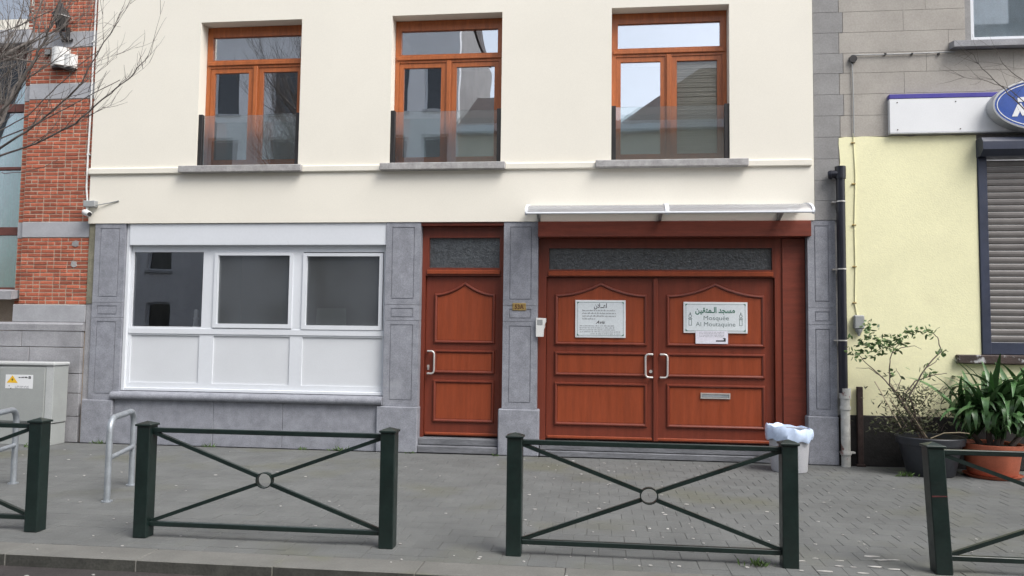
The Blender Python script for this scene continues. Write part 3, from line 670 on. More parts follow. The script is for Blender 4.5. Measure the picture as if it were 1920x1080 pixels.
MB().box(-1.185, -1.0, F+.002, F+.0205, 1.952, 2.053, .003).build('plate', brass, hn)
text('53A', .085, -1.092, F+.0018, 1.974, ink_brown, hn, .125, bold=.002)
ic = thing('intercom', 'white plastic intercom fixed beside the double door', 'intercom', (-.80, F, 1.6))
MB().prism([(-.858, 1.60), (-.758, 1.60), (-.752, 1.70), (-.74, 1.73), (-.738, 1.78), (-.725, 1.80), (-.725, 1.85), (-.858, 1.855)], F-.03, F+.05).build('body', pale_plastic, ic)
MB().box(-.84, -.77, F-.034, F-.0305, 1.76, 1.83).build('speaker_plate', grey_plastic, ic)

# ------------------------------------------------------------------ signs on the right house
sb = thing('sign_board', 'blank white sign board with violet top strip above the yellow wall', 'sign', (4.7, RBY, 4.3))
MB().box(3.735, 7.2, RBY-.07, RBY-.002, 4.305, 4.75, .004).build('board', white_sign, sb)
MB().box(3.733, 7.2, RBY-.075, RBY-.002, 4.752, 4.81, .004).build('strip', purple, sb)
MB().box(3.733, 7.2, RBY-.077, RBY-.001, 4.285, 4.303, .003).build('bottom_trim', zinc, sb)
for x, z in ((3.83, 4.70), (3.83, 4.34), (4.55, 4.70), (4.6, 4.34)): MB().tube([(x, RBY-.075, z), (x, RBY-.06, z)], .008, 8).build('screw', rust, sb)
ov = thing('oval_sign', 'blue oval sign with white letter and silver rim', 'sign', (5.6, RBY, 4.59))
oc = (5.60, 4.59); A_, B_ = .685, .345
el = lambda k, n=64: [(oc[0]+A_*k*math.cos(2*math.pi*i/n), oc[1]+(B_-(1-k)*.69)*math.sin(2*math.pi*i/n)) for i in range(n)]
oy = RBY-.24
MB().prism(el(1), oy+.004, RBY-.078).build('case', zinc, ov, smooth=True)
MB().sweep(el(1), [(0, -.01), (0, .006), (.02, .010), (.026, .0)], oy).build('rim', zinc, ov, smooth=True)
MB().prism(el(.965), oy-.002, oy+.0035).build('face', blue_sign, ov)
MB().sweep(el(.93), [(0, 0), (0, .004), (.010, .004), (.010, 0)], oy-.002).build('white_line', white_sign, ov)
gx, gz = 5.16, 4.44
MB().prism([(gx-.02, gz), (gx+.045, gz), (gx+.075, gz+.07), (gx+.10, gz+.01), (gx+.145, gz+.01), (gx+.17, gz+.07), (gx+.20, gz), (gx+.27, gz), (gx+.20, gz+.17), (gx+.15, gz+.17), (gx+.122, gz+.11), (gx+.09, gz+.17), (gx+.045, gz+.15)], oy-.006, oy-.002).build('letter', white_sign, ov)
MB().prism([(gx+.055, gz+.185), (gx+.20, gz+.185), (gx+.225, gz+.235), (gx+.16, gz+.25), (gx+.10, gz+.245), (gx+.05, gz+.235)], oy-.006, oy-.002).build('letter_ornament', white_sign, ov)

# ------------------------------------------------------------------ pipes and cables
dp = thing('downpipe', 'black plastic downpipe on a peeling white iron foot beside the yellow wall', 'downpipe', (3.11, F-.06, 0))
py_ = F-.075
MB().tube([(3.10, py_, .93), (3.10, py_, 3.84)], .055, 14).tube([(3.10, py_, 3.70), (3.10, py_, 3.86)], .068, 14).build('pipe', pipe_black, dp, smooth=True)
MB().tube([(3.10, py_, 3.76), (3.02, py_+.0, 3.76), (2.96, py_+.03, 3.755)], .05, 12).tube([(3.0, py_+.01, 3.757), (2.97, py_+.025, 3.755)], .058, 12).build('side_inlet', pipe_black, dp, smooth=True)
MB().tube([(3.12, py_, 0.0), (3.12, py_, .98)], .056, 14).tube([(3.12, py_, .86), (3.12, py_, .99)], .068, 14).tube([(3.12, py_, .72), (3.12, py_, .76)], .066, 14).tube([(3.12, py_, .15), (3.12, py_, .19)], .068, 14).box(3.06, 3.24, py_+.0, py_+.075, .16, .185, .004).build('iron_foot', pipe_peel, dp, smooth=True)
for z in (3.40, 2.52, 1.60):
    MB().tube([(3.10, py_, z-.008), (3.10, py_, z+.008)], .060, 14).box(3.0, 3.17, py_+.02, F+.008, z-.008, z+.008).build('clip', steel, dp)
tp = thing('iron_post', 'short rusty iron post standing against the yellow wall', 'post', (3.31, F-.03, 0))
MB().box(3.275, 3.345, F-.06, F-.005, 0, 1.01, .006).build('upright', rust, tp)
MB().box(3.255, 3.365, F-.075, F-.003, 0, .03, .004).build('foot', rust, tp)
wc = thing('wall_conduit', 'thin yellow painted cable clipped down the yellow wall', 'cable', (3.3, RBY, 1.9))
pts = [P(px_, py2, RBY-.018) for px_, py2 in ((1600, 250), (1601, 275), (1604, 330), (1602, 420), (1604, 500), (1603, 570), (1607, 592))]
MB().tube(pts, .007, 6).build('cable', yellow, wc, smooth=True)
for q in (0, 1): pass
for px_, py2 in ((1600, 268), (1601, 345), (1602, 422), (1603, 500), (1603, 568)):
    p = P(px_, py2, RBY-.018); MB().box(p.x-.03, p.x+.02, RBY-.03, RBY-.006, p.z-.007, p.z+.007, .002).build('clip', brass, wc)
jb = thing('meter_box', 'small grey box with round underside on the yellow wall', 'box', (3.33, RBY, 1.7))
p = P(1610, 607, RBY-.05)
MB().box(p.x-.065, p.x+.065, RBY-.09, RBY-.008, p.z-.07, p.z+.11, .015).build('case', grey_plastic, jb)
MB().lathe((p.x, RBY-.05, p.z-.07), [(.05, 0), (.045, -.03), (.025, -.05), (.012, -.09), (0.002, -.09)], 12, 1, .7).build('gland', grey_plastic, jb, smooth=True)
hc = thing('wall_cable', 'grey cable running along the grey render to the upper sill', 'cable', (4, RBY, 5.4))
pts = [P(a_, b_, RBY-.02) for a_, b_ in ((1601, 256), (1600, 180), (1598, 122), (1592, 112), (1597, 104), (1612, 103), (1660, 102), (1720, 100), (1790, 97))]
MB().tube(pts, .008, 6).build('cable', grey_plastic, hc, smooth=True)
MB().tube([(P(1598, 112, RBY).x, RBY-.045, P(1598, 112, RBY).z), (P(1598, 112, RBY).x, RBY-.002, P(1598, 112, RBY).z)], .05, 12).build('wall_plug', black_metal, hc)
for px_ in (1660, 1710, 1760): q = P(px_, 101, RBY-.02); MB().box(q.x-.012, q.x+.012, RBY-.03, RBY-.002, q.z-.012, q.z+.012).build('clip', black_metal, hc)
wc2 = thing('white_conduit', 'thin white conduit running down the edge of the brick house', 'conduit', (-7.49, LB, 3.5))
MB().tube([(-7.50, LB-.018, 7.6), (-7.50, LB-.018, 6.0), (-7.505, LB-.018, 5.0), (-7.515, LB-.018, 4.2), (-7.515, LB-.018, 3.7), (-7.485, LB-.025, 3.50)], .014, 8).build('tube', pale_plastic, wc2, smooth=True)
for z in (4.2, 5.1, 5.9): MB().box(-7.53, -7.48, LB-.03, LB-.004, z-.012, z+.012).build('clip', pale_plastic, wc2)

# security camera
sc_ = thing('security_camera', 'white bullet camera under a grey box at the house corner', 'camera', (-7.38, F, 3.3))
MB().box(-7.475, -7.29, F-.09, F-.001, 3.40, 3.495, .01).build('junction_box', grey_plastic, sc_)
MB().tube([(-7.29, F-.045, 3.43), (-7.22, F-.03, 3.445), (-7.1, F-.015, 3.47), (-6.97, F-.008, 3.50)], .008, 6).build('cable', grey_plastic, sc_)
MB().tube([(-7.43, F-.05, 3.41), (-7.43, F-.05, 3.36), (-7.42, F-.07, 3.32)], .018, 8).build('arm', pale_plastic, sc_)
MB().tube([(-7.465, F-.05, 3.325), (-7.455, F-.06, 3.325), (-7.33, F-.15, 3.285), (-7.31, F-.165, 3.28)], [.03, .044, .044, .034], 14).build('housing', pale_plastic, sc_, smooth=True)
MB().tube([(-7.318, F-.158, 3.282), (-7.305, F-.168, 3.279)], .03, 14).build('lens', black_metal, sc_)
# alarm siren and lantern on the brick pier
al = thing('alarm_siren', 'white stepped alarm box on the brick pier', 'alarm', (-7.97, LB, 5.6))
def dshape(cx, cz0, cz1, r, sq=1): 
    return [(cx+r*math.cos(math.pi*i/14), LB-.006-r*sq*math.sin(math.pi*i/14)) for i in range(15)]
MB().prism(dshape(-8.02, 0, 0, .135), 5.52, 5.80, 'z').build('housing', pale_plastic, al, smooth=True)
MB().prism(dshape(-7.86, 0, 0, .10), 5.50, 5.70, 'z').build('side_housing', pale_plastic, al, smooth=True)
MB().prism(dshape(-8.02, 0, 0, .12), 5.49, 5.518, 'z').prism(dshape(-7.86, 0, 0, .085), 5.475, 5.498, 'z').build('grille', black_metal, al)
vb = thing('vent_box', 'small black box beside the white alarm on the brick pier', 'box', (-8.23, LB, 5.7))
MB().box(-8.275, -8.17, LB-.05, LB-.004, 5.71, 5.80, .004).build('case', black_metal, vb)
MB().box(-8.265, -8.18, LB-.056, LB-.051, 5.72, 5.79).build('lid', grey_plastic, vb)
ln = thing('wall_lantern', 'black iron wall lantern on the brick pier', 'lantern', (-7.93, LB, 5.9))
lx, lyy = -7.93, LB-.17
MB().lathe((lx, lyy, 6.15), [(.003, .30), (.02, .27), (.03, .22), (.085, .17), (.135, .10), (.14, .085), (.10, .08)], 6).build('roof', black_metal, ln)
MB().lathe((lx, lyy, 6.15), [(.125, .08), (.115, .06), (.07, -.10), (.05, -.12), (.003, -.125)], 6).build('glass_cage', black_metal, ln)
MB().lathe((lx, lyy, 6.15), [(.128, .082), (.128, .072), (.120, .068)], 6).build('rim', steel, ln)
MB().tube([(lx, lyy, 6.03), (lx, lyy, 5.98), (lx, lyy+.05, 5.93), (lx, lyy+.12, 5.92), (lx, LB-.02, 5.94)], .022, 8).build('arm', black_metal, ln, smooth=True)
for s in (-1, 1): MB().tube([(lx, LB-.03, 5.97), (lx+s*.03, LB-.03, 5.93), (lx+s*.07, LB-.03, 5.915), (lx+s*.085, LB-.03, 5.94), (lx+s*.075, LB-.03, 5.955)], [.022, .02, .016, .013, .008], 8).build('scroll', black_metal, ln, smooth=True)
MB().box(lx-.03, lx+.03, LB-.035, LB-.005, 5.92, 6.12, .005).build('wall_plate', black_metal, ln)

# ------------------------------------------------------------------ electricity cabinet
cb = thing('electricity_cabinet', 'grey street electricity cabinet with yellow warning sticker', 'cabinet', (-8.3, 10.1, 0))
c0, c1, cy0, cy1, ct = -9.6, -7.585, 10.08, 10.385, 1.155
MB().box(c0+.02, c1-.012, cy0+.012, cy1, 0, .295, .006).build('base', cab_m, cb)
MB().box(c0, c1, cy0, cy1, .305, ct-.05, .01).build('body', cab_m, cb)
MB().box(c0+.03, c1-.03, cy0+.02, cy1, .294, .306).build('gap', black_metal, cb)
MB().box(c0+.05, c1-.125, cy0-.012, cy0-.0005, .33, ct-.075, .006).build('door', cab_m, cb)
MB().box(c1-.11, c1+.001, cy0-.004, cy0-.0003, .31, ct-.055, .003).build('corner_post', cab_top, cb)
MB().box(c0-.015, c1+.015, cy0-.02, cy1+.01, ct-.048, ct, .012).build('top', cab_top, cb)
q0, q1 = P(11, 702, cy0-.013), P(61, 729, cy0-.013)
st = MB().box(q0.x, q1.x, cy0-.0145, cy0-.0122, q1.z, q0.z).build('sticker', white_sign, cb)
tx = q0.x+.105; tz = q0.z-.115; sy = cy0-.0147
MB().prism([(tx-.085, tz), (tx+.085, tz), (tx, tz+.105)], sy-.001, sy).build('warning_triangle', warn_y, st)
MB().prism([(tx+.012, tz+.075), (tx-.016, tz+.042), (tx, tz+.042), (tx-.008, tz+.014), (tx+.018, tz+.05), (tx+.003, tz+.05)], sy-.002, sy-.0011).build('bolt_mark', ink, st)
textline(q0.x+.2, q0.x+.34, q0.z-.045, .022, sy, ink, st, 50)
MB().holes(q0.x+.35, q0.x+.385, q0.z-.055, q0.z-.02, sy-.001, sy, [(q0.x+.358, q0.x+.377, q0.z-.047, q0.z-.038)]).build('logo', ink, st)
for k in range(2): textline(q0.x+.15, q0.x+.37, q0.z-.165-.022*k, .012, sy, ink_grey, st, 55+k)
MB().prism([(q0.x+.05, q0.z-.155), (q0.x+.07, q0.z-.15), (q0.x+.062, q0.z-.165)], sy-.001, sy).prism([(q0.x+.075, q0.z-.19), (q0.x+.1, q0.z-.183), (q0.x+.09, q0.z-.2)], sy-.001, sy).build('marks', ink, st)

# ------------------------------------------------------------------ barriers along the kerb
BY = 5.8
def make_barrier(label):
    t = thing('street_barrier', label, 'barrier', (0, BY, 0), 'green barriers along the kerb')
    half = .98
    for s in (-1, 1):
        x = s*half
        po = MB().box(x-.056, x+.056, BY-.056, BY+.056, 0, .865, .006).build('post', green_paint, t)
        m = MB().box(x-.066, x+.066, BY-.066, BY+.066, .862, .878, .003)
        m.add([(x-.062, BY-.062, .878), (x+.062, BY-.062, .878), (x+.062, BY+.062, .878), (x-.062, BY+.062, .878), (x, BY, .90)], [(0, 1, 4), (1, 2, 4), (2, 3, 4), (3, 0, 4)])
        m.build('cap', green_paint, po)
    i0, i1 = -half+.055, half-.055
    MB().box(i0, i1, BY-.02, BY+.02, .812, .848, .004).build('top_rail', green_paint, t)
    MB().box(i0, i1, BY-.02, BY+.02, .088, .124, .004).build('bottom_rail', green_paint, t)
    cz = .468; rr = .066
    m = MB(); n = 28
    for y_, r_ in ((BY-.022, rr), (BY+.022, rr), (BY+.022, rr-.008), (BY-.022, rr-.008)):
        m.v += [(r_*math.cos(2*math.pi*i/n), y_, cz+r_*.92*math.sin(2*math.pi*i/n)) for i in range(n)]
    m.f = [(k*n+i, k*n+(i+1) % n, ((k+1) % 4)*n+(i+1) % n, ((k+1) % 4)*n+i) for k in range(4) for i in range(n)]
    m.build('ring', green_paint, t, smooth=True)
    for sx in (-1, 1):
        for sz in (-1, 1):
            a = Vector((sx*.055, 0, cz+sz*.030)); b = Vector((sx*(half-.06), 0, .812 if sz > 0 else .124))
            d = (b-a).normalized(); nn = Vector((-d.z, 0, d.x))*.014
            MB().prism([((a+nn).x, (a+nn).z), ((b+nn).x, (b+nn).z), ((b-nn).x, (b-nn).z), ((a-nn).x, (a-nn).z)], BY-.014, BY+.014).build('brace', green_paint, t)
    return t
b0 = make_barrier('dark green barrier before the white shopfront')
specs = [((-2.565, BY, 0), 0, 0, 'dark green barrier before the white shopfront'), ((.36, BY-.03, -.01), 0, 0, 'dark green barrier before the red-brown double door'),
         ((-5.465, BY+.03, 0), 0, .004, 'dark green barrier cut by the left edge of the picture'), ((3.345, BY-.02, 0), 0, -.05, 'leaning dark green barrier before the potted plants')]
for i, (loc, rz, lean, lab) in enumerate(specs):
    t = b0 if i == 0 else copy_tree(b0)
    t.location = loc; t.rotation_euler = (0, 0, rz); t['label'] = lab
    if i == 3:   # each post leans on its own foot
        for ch in t.children: ch.rotation_euler = (0, 0, 0)
        sh_ = Matrix(((1, 0, lean, 0), (0, 1, 0, 0), (0, 0, 1, 0), (0, 0, 0, 1)))
        for ch in list(t.children)+[g for c in t.children for g in c.children]:
            ch.data = ch.data.copy(); ch.data.transform(sh_)

scuff_m = mat('red_scuff', (.075, .018, .018), .6, .3, 20)
lb_ = t; ORG[lb_] = Vector(lb_.location)
for zz, w0, w1 in ((.53, -.05, .05),):
    xx = 3.345-.98-.05*zz; MB().prism([(xx+w0, zz-.004), (xx+w1, zz), (xx+w1, zz+.008), (xx+w0, zz+.006)], BY-.02-.0575, BY-.02-.0555).build('scuff_mark', scuff_m, lb_)

# ------------------------------------------------------------------ bicycle racks
def make_rack(label):
    t = thing('bicycle_rack', label, 'bicycle rack', (0, 0, 0), 'galvanised bicycle racks on the pavement')
    A1, A2 = Vector((0, 0, 0)), Vector((-.25, .77, 0)); d = (A2-A1).normalized(); Lr = (A2-A1).length; H, rc = .775, .13
    pts = [A1, A1+Vector((0, 0, H-rc))]
    for k in range(1, 7): t_ = R(15*k); pts.append(A1+d*(rc*(1-math.cos(t_)))+Vector((0, 0, H-rc+rc*math.sin(t_))))
    for k in range(0, 7): t_ = R(15*k); pts.append(A1+d*(Lr-rc+rc*math.sin(t_))+Vector((0, 0, H-rc+rc*math.cos(t_))))
    pts.append(A2); MB().tube(pts, .029, 14).build('hoop', galv, t, smooth=True)
    MB().tube([A1+Vector((0, 0, .40)), A2+Vector((0, 0, .40))], .022, 12).build('crossbar', galv, t, smooth=True)
    for q in (A1, A2): MB().tube([q, q+Vector((0, 0, .012))], .05, 16).build('foot_collar', galv, t, smooth=True)
    return t
k0 = make_rack('galvanised hoop bicycle rack before the left pilaster'); k0.location = (-4.60, 6.91, .0)
k1 = copy_tree(k0); k1.location = (-5.83, 6.78, 0); k1['label'] = 'galvanised hoop bicycle rack before the electricity cabinet'

# ------------------------------------------------------------------ bin
bn = thing('waste_bin', 'pale grey plastic bin lined with a white bag by the double door', 'bin', (2.31, 9.9, 0))
MB().lathe((2.31, 9.90, 0), [(.002, 0.004), (.205, .004), (.212, .02), (.245, .50), (.252, .505), (.248, .512), (.238, .505), (.205, .03), (.002, .028)], 36).build('body', bin_m, bn, smooth=True)
def wob(i, t):
    pl_ = .022*math.sin(13*t+i*.5)+.016*math.sin(7*t+1.3*i)+.012*math.sin(23*t)
    if i < 3: return (1+pl_, .022*math.sin(2*t+.6)+.014*math.sin(9*t)+(-.03 if i == 1 else 0)*max(0, -math.cos(t)))
    return (1+pl_*(.9 if i < 7 else .5), -.022*math.cos(t)+.008*math.sin(5*t+i)+.007*math.sin(11*t))
MB().lathe((2.31, 9.90, .0), [(.258, .405), (.268, .395), (.278, .42), (.281, .47), (.274, .52), (.262, .54), (.252, .535), (.240, .50), (.215, .30), (.15, .08)], 44, 1, 1, wob).build('bag', bag_m, bn, smooth=True)

# ------------------------------------------------------------------ potted plants
PYP = 9.93
kp = thing('plant_pot', 'charcoal plastic pot below the thin shrub', 'pot', (3.96, PYP, 0))
MB().lathe((3.96, PYP, 0), [(.002, .003), (.25, .003), (.262, .015), (.345, .37), (.375, .375), (.39, .455), (.383, .465), (.37, .46), (.34, .38), (.33, .37), (.002, .37)], 32, 1, .95).build('pot', pot_black, kp, smooth=True)
MB().lathe((3.96, PYP, .41), [(.002, .02), (.2, .012), (.345, 0), (.345, -.03)], 24, 1, .95).build('soil', soil, kp)
sp = thing('potted_shrub', 'straggly thin shrub with sparse green leaves in the charcoal pot', 'shrub', (3.96, PYP, .42))
def S(px_, py2, dy=0): return P(px_, py2, PYP+dy)
stems = [[(1738, 822, 0), (1700, 755, 0), (1680, 735, .05), (1655, 708, .1), (1625, 682, .15), (1605, 660, .2)],
         [(1735, 822, 0), (1698, 765, -.05), (1668, 722, .0), (1667, 685, .0), (1672, 662, .05), (1690, 640, .1)],
         [(1730, 822, 0), (1705, 742, -.05), (1735, 690, 0), (1765, 658, .05), (1758, 632, .1), (1745, 622, .12)],
         [(1725, 822, 0), (1690, 750, .05), (1715, 715, .1), (1755, 702, .1), (1775, 700, .1)],
         [(1735, 822, 0), (1720, 770, 0), (1745, 735, 0), (1790, 725, -.05)],
         [(1672, 662, .05), (1690, 652, .05), (1715, 648, .05), (1728, 655, .05)], [(1655, 708, .1), (1630, 690, .1), (1605, 690, .15)], [(1735, 690, 0), (1755, 678, .0), (1762, 668, 0)], [(1680, 735, .05), (1690, 710, .05), (1680, 690, .08)]]
stm = MB()
for s in stems:
    pts = [S(*q) for q in s]; k = len(pts); fine_ = []
    for i in range(k-1):
        for u in range(4): fine_.append(pts[i].lerp(pts[i+1], u/4)+Vector((random.uniform(-.006, .006), random.uniform(-.006, .006), random.uniform(-.004, .004))))
    fine_.append(pts[-1]); n = len(fine_); r1 = .012 if len(s) > 4 else .006
    stm.tube(fine_, [r1*(1-.72*i/n) for i in range(n)], 6)
tw = random.Random(3)
for _ in range(90):
    p0 = S(tw.uniform(1665, 1770), tw.uniform(720, 815), tw.uniform(-.15, .15)); d = Vector((tw.uniform(-1, 1), tw.uniform(-.5, .5), tw.uniform(-.2, 1))).normalized()*tw.uniform(.06, .18)
    stm.tube([p0, p0+d*.5+Vector((0, 0, .01)), p0+d], [.003, .0025, .001], 4)
stm.build('stems', stem_m, sp)
for a_, b_ in (((1738, 820, -.05), (1670, 719, -.02)), ((1690, 802, -.1), (1640, 715, .0)), ((1700, 800, .05), (1668, 745, .1))):
    MB().tube([S(*a_), S(*b_)], .007, 6).build('support_stake', bamboo, sp)
MB().tube([S(1745, 822, -.2), S(1770, 812, -.25), S(1800, 811, -.3), S(1818, 813, -.3)], .006, 6).build('support_stake', bamboo, sp)
def leaf_quad(m, p, d, w, rg):
    d = Vector(d); s = d.cross(Vector((rg.uniform(-1, 1), rg.uniform(-1, 1), rg.uniform(.2, 1)))).normalized()*w; u = d.cross(s).normalized()*w*.25
    m.add([p, p+d*.35+s*.8+u, p+d*.7+s*.6+u, p+d, p+d*.7-s*.6+u, p+d*.35-s*.8+u], [(0, 1, 2, 3), (0, 3, 4, 5)])
lf = MB(); rg = random.Random(11)
for cx, cy, n, rx, ry in ((1635, 640, 26, 26, 20), (1610, 652, 14, 18, 12), (1660, 640, 16, 18, 12), (1628, 610, 10, 12, 14), (1690, 632, 12, 14, 9), (1710, 618, 8, 10, 7), (1738, 622, 12, 12, 9), (1680, 652, 8, 10, 8), (1640, 660, 10, 18, 8), (1765, 660, 5, 8, 8), (1670, 700, 6, 20, 10), (1740, 700, 8, 18, 10), (1605, 668, 6, 10, 8)):
    for _ in range(int(n*2.3)):
        p = S(cx+rg.gauss(0, rx*.6), cy+rg.gauss(0, ry*.6), rg.uniform(-.08, .22)); d = Vector((rg.uniform(-1, 1), rg.uniform(-1, .4), rg.uniform(-1, .6))).normalized()*rg.uniform(.05, .085)
        leaf_quad(lf, p, d, .022, rg)
lf.build('leaves', leaf_small, sp, recalc=False, kind='stuff')
lf = MB()
for _ in range(750):
    p = S(rg.gauss(1712, 32), rg.uniform(728, 812), rg.uniform(-.22, .25))
    d = Vector((rg.uniform(-1, 1), rg.uniform(-1, 1), rg.uniform(-.4, 1))).normalized()*rg.uniform(.035, .085); leaf_quad(lf, p, d, .011, rg)
for _ in range(40):
    p = S(rg.uniform(1630, 1690), rg.uniform(788, 810), rg.uniform(-.05, .1)); d = Vector((rg.uniform(-1, 1), rg.uniform(-1, 1), rg.uniform(-.4, .5))).normalized()*.07; leaf_quad(lf, p, d, .012, rg)
lf.build('low_foliage', leaf_dull, sp, recalc=False, kind='stuff')
tpn = thing('terracotta_pot', 'terracotta pot on a saucer below the strap-leaved plant', 'pot', (4.66, PYP, 0))
MB().lathe((4.66, PYP, .03), [(.002, .003), (.25, .003), (.265, .02), (.31, .30), (.335, .305), (.34, .365), (.33, .372), (.31, .36), (.30, .31), (.002, .30)], 32).build('pot', terracotta, tpn, smooth=True)
MB().lathe((4.66, PYP, 0), [(.002, .002), (.28, .002), (.31, .035), (.318, .036), (.30, .028), (.002, .026)], 32).build('saucer', terracotta, tpn, smooth=True)
MB().lathe((4.66, PYP, .36), [(.002, .02), (.2, .01), (.305, 0), (.305, -.03)], 20).build('soil', soil, tpn)
yk = thing('strap_leaved_plant', 'dense plant with long arching strap leaves in the terracotta pot', 'plant', (4.66, PYP, .37))
def strap(Lf, droop, w, seed):
    rg2 = random.Random(seed); m = MB(); n = 9; p = Vector((0, 0, 0)); ang = R(80); pts = []
    for i in range(n+1):
        pts.append(p.copy()); ang -= droop/n*(0.4+1.6*i/n); p += Vector((math.cos(ang), 0, math.sin(ang)))*(Lf/n)
    for i, q in enumerate(pts):
        t = i/n; ww = w*(.35+.65*min(1, t*3.2))*(1-max(0, t-.45)/.57)**.8; ww = max(ww, .001)
        m.v += [(q.x, -ww, q.z+ww*.35), (q.x, 0, q.z), (q.x, ww, q.z+ww*.35)]
    for i in range(n): m.f += [(3*i, 3*i+1, 3*i+4, 3*i+3), (3*i+1, 3*i+2, 3*i+5, 3*i+4)]
    return m.mesh('leaf', leaf_strap, smooth=True, recalc=False)
LM = [strap(.84, R(75), .044, 1), strap(.78, R(125), .050, 2), strap(.72, R(170), .052, 3), strap(.68, R(200), .054, 4), strap(.88, R(50), .040, 5)]
rg = random.Random(21)
for (cx, cy, cz, n) in ((4.60, PYP-.05, .66, 56), (4.83, PYP, .66, 44), (4.45, PYP+.05, .50, 30), (5.1, PYP+.02, .60, 26), (4.68, PYP-.16, .52, 40), (4.90, PYP-.14, .56, 34)):
    for k in range(n):
        a = rg.uniform(0, 2*math.pi); j = rg.choice((0, 1, 1, 2, 2, 3, 3, 4)) if k > 4 else 4
        inst('leaf', LM[j], yk, (cx+rg.uniform(-.05, .05), cy+rg.uniform(-.05, .05), cz+rg.uniform(-.08, .1)), (rg.uniform(-.25, .25), rg.uniform(-.2, .35), a), (rg.uniform(.7, 1.12),)*3)
m = MB()
for cx, cy, cz in ((4.60, PYP-.05, .64), (4.83, PYP, .68), (4.45, PYP+.05, .52), (5.1, PYP+.02, .62), (4.68, PYP-.13, .52)):
    b = Vector((4.66+(cx-4.66)*.5, PYP+(cy-PYP)*.5, .36)); m.tube([b, b.lerp(Vector((cx, cy, cz)), .6), (cx, cy, cz)], [.035, .03, .03], 8)
m.build('stems', stem_m, yk)

# ------------------------------------------------------------------ street trees (bare)
def grow(m, p, d, L_, r, depth, rg, up_=.12):
    n = 4; pts = [p.copy()]; q = p.copy(); dd = d.copy()
    for i in range(n):
        dd = (dd+Vector((rg.uniform(-.16, .16), rg.uniform(-.16, .16), rg.uniform(-.08, .14)+up_*.4))).normalized(); q = q+dd*(L_/n); pts.append(q.copy())
    m.tube(pts, [r*(1-.6*i/n) for i in range(n+1)], 6 if depth > 1 else 4)
    if depth == 0: return
    for i in range(1, n+1):
        for _ in range(2 if depth > 1 else rg.choice((1, 1, 1) if up_ > .1 else (0, 1, 1, 1))):
            s = Vector((rg.uniform(-1, 1), rg.uniform(-1, 1), rg.uniform(-.3, 1))).normalized()
            nd = (dd*.95+s*.75).normalized(); grow(m, pts[i], nd, L_*rg.uniform(.42, .62), max(r*(1-.6*i/n)*.6, .0022), depth-1, rg, up_)
def limb_path(m, pts, r0, r1, rg, tw=2.0, depth=1):
    k = len(pts); fine_ = []
    for i in range(k-1):
        for u in range(4): fine_.append(pts[i].lerp(pts[i+1], u/4)+Vector((rg.uniform(-.01, .01),)*3))
    fine_.append(pts[-1]); n = len(fine_)-1
    rad = [r0+(r1-r0)*(i/n) for i in range(n+1)]
    m.tube(fine_, rad, 6)
    for i in range(3, n+1):
        for _ in range(int(tw) if rg.random() < .85 else 0):
            dd = (fine_[i]-fine_[i-1]).normalized(); s = Vector((rg.uniform(-1, 1), rg.uniform(-.8, .8), rg.uniform(-.5, .9))).normalized()
            grow(m, fine_[i], (dd*1.25+s*.6).normalized(), rg.uniform(.18, .5), max(.0022, rad[i]*.45), depth, rg, .05)
tr = thing('street_tree', 'bare street tree reaching its branches across the brick house', 'tree', (-5.75, 5.75, 0))
T0 = Vector((-5.75, 5.75, 0)); rg = random.Random(5)
trunk = MB().tube([T0, T0+Vector((.01, 0, .4)), T0+Vector((.03, .02, 1.4)), T0+Vector((.02, 0, 2.3)), T0+Vector((0, .02, 3.4)), T0+Vector((-.03, 0, 5.0)), T0+Vector((0, 0, 6.6))], [.13, .105, .095, .088, .07, .05, .02], 12)
trunk.build('trunk', bark, tr, smooth=True)
crown = MB(); yb = 5.62
limbs = [([(0, 292), (70, 268), (140, 232), (195, 185), (240, 148), (278, 104)], .014, .003, 0, 1.9), ([(0, 278), (50, 246), (100, 208), (150, 158), (190, 90), (222, 40)], .016, .003, .15, 2.1),
         ([(0, 212), (28, 176), (60, 120), (85, 70), (105, 30), (118, -20)], .022, .008, -.1, 2.4), ([(0, 62), (50, 42), (100, 18), (140, -10)], .006, .003, .1, 2.9),
         ([(0, 325), (50, 322), (85, 312), (112, 298)], .005, .002, .1, 1.7), ([(0, 245), (55, 215), (110, 160), (150, 120), (185, 95)], .008, .003, .25, 1.95), ([(0, 150), (40, 110), (60, 60), (80, 0)], .010, .004, .3, 2.6), ([(0, 260), (60, 236), (130, 200), (185, 170), (225, 150)], .009, .0025, -.2, 2.0)]
for pts, ra, rb, dy, zt in limbs:
    wp = [P(a_, b_, yb+dy) for a_, b_ in pts]
    st_ = Vector((T0.x+.02, T0.y, zt)); mid = st_.lerp(wp[0], .5)+Vector((0, 0, -.03))
    ra *= .62; limb_path(crown, [st_, mid, wp[0]], ra*1.7, ra, rg, 0)
    limb_path(crown, wp, ra, rb, rg, 1.0 if ra > .007 else .0, 1)
for k in range(24):
    a = rg.uniform(0, 2*math.pi); z = rg.uniform(2.2, 6.2)
    if math.cos(a) > .1: a += math.pi
    grow(crown, T0+Vector((0, 0, z)), Vector((math.cos(a), math.sin(a)*.8, .75)).normalized(), rg.uniform(1.1, 1.9), .028, 3, rg)
crown.build('crown', bark, tr, recalc=False)
tr2 = thing('street_tree', 'bare street tree whose twig tips reach over the blue oval sign', 'tree', (6.1, 5.75, 0))
T1 = Vector((6.1, 5.75, 0)); rg = random.Random(15)
MB().tube([T1, T1+Vector((.0, 0, .4)), T1+Vector((.02, .02, 1.6)), T1+Vector((0, 0, 3.2)), T1+Vector((.03, 0, 5.0)), T1+Vector((0, 0, 6.4))], [.13, .105, .09, .07, .05, .02], 12).build('trunk', bark, tr2, smooth=True)
crown = MB()
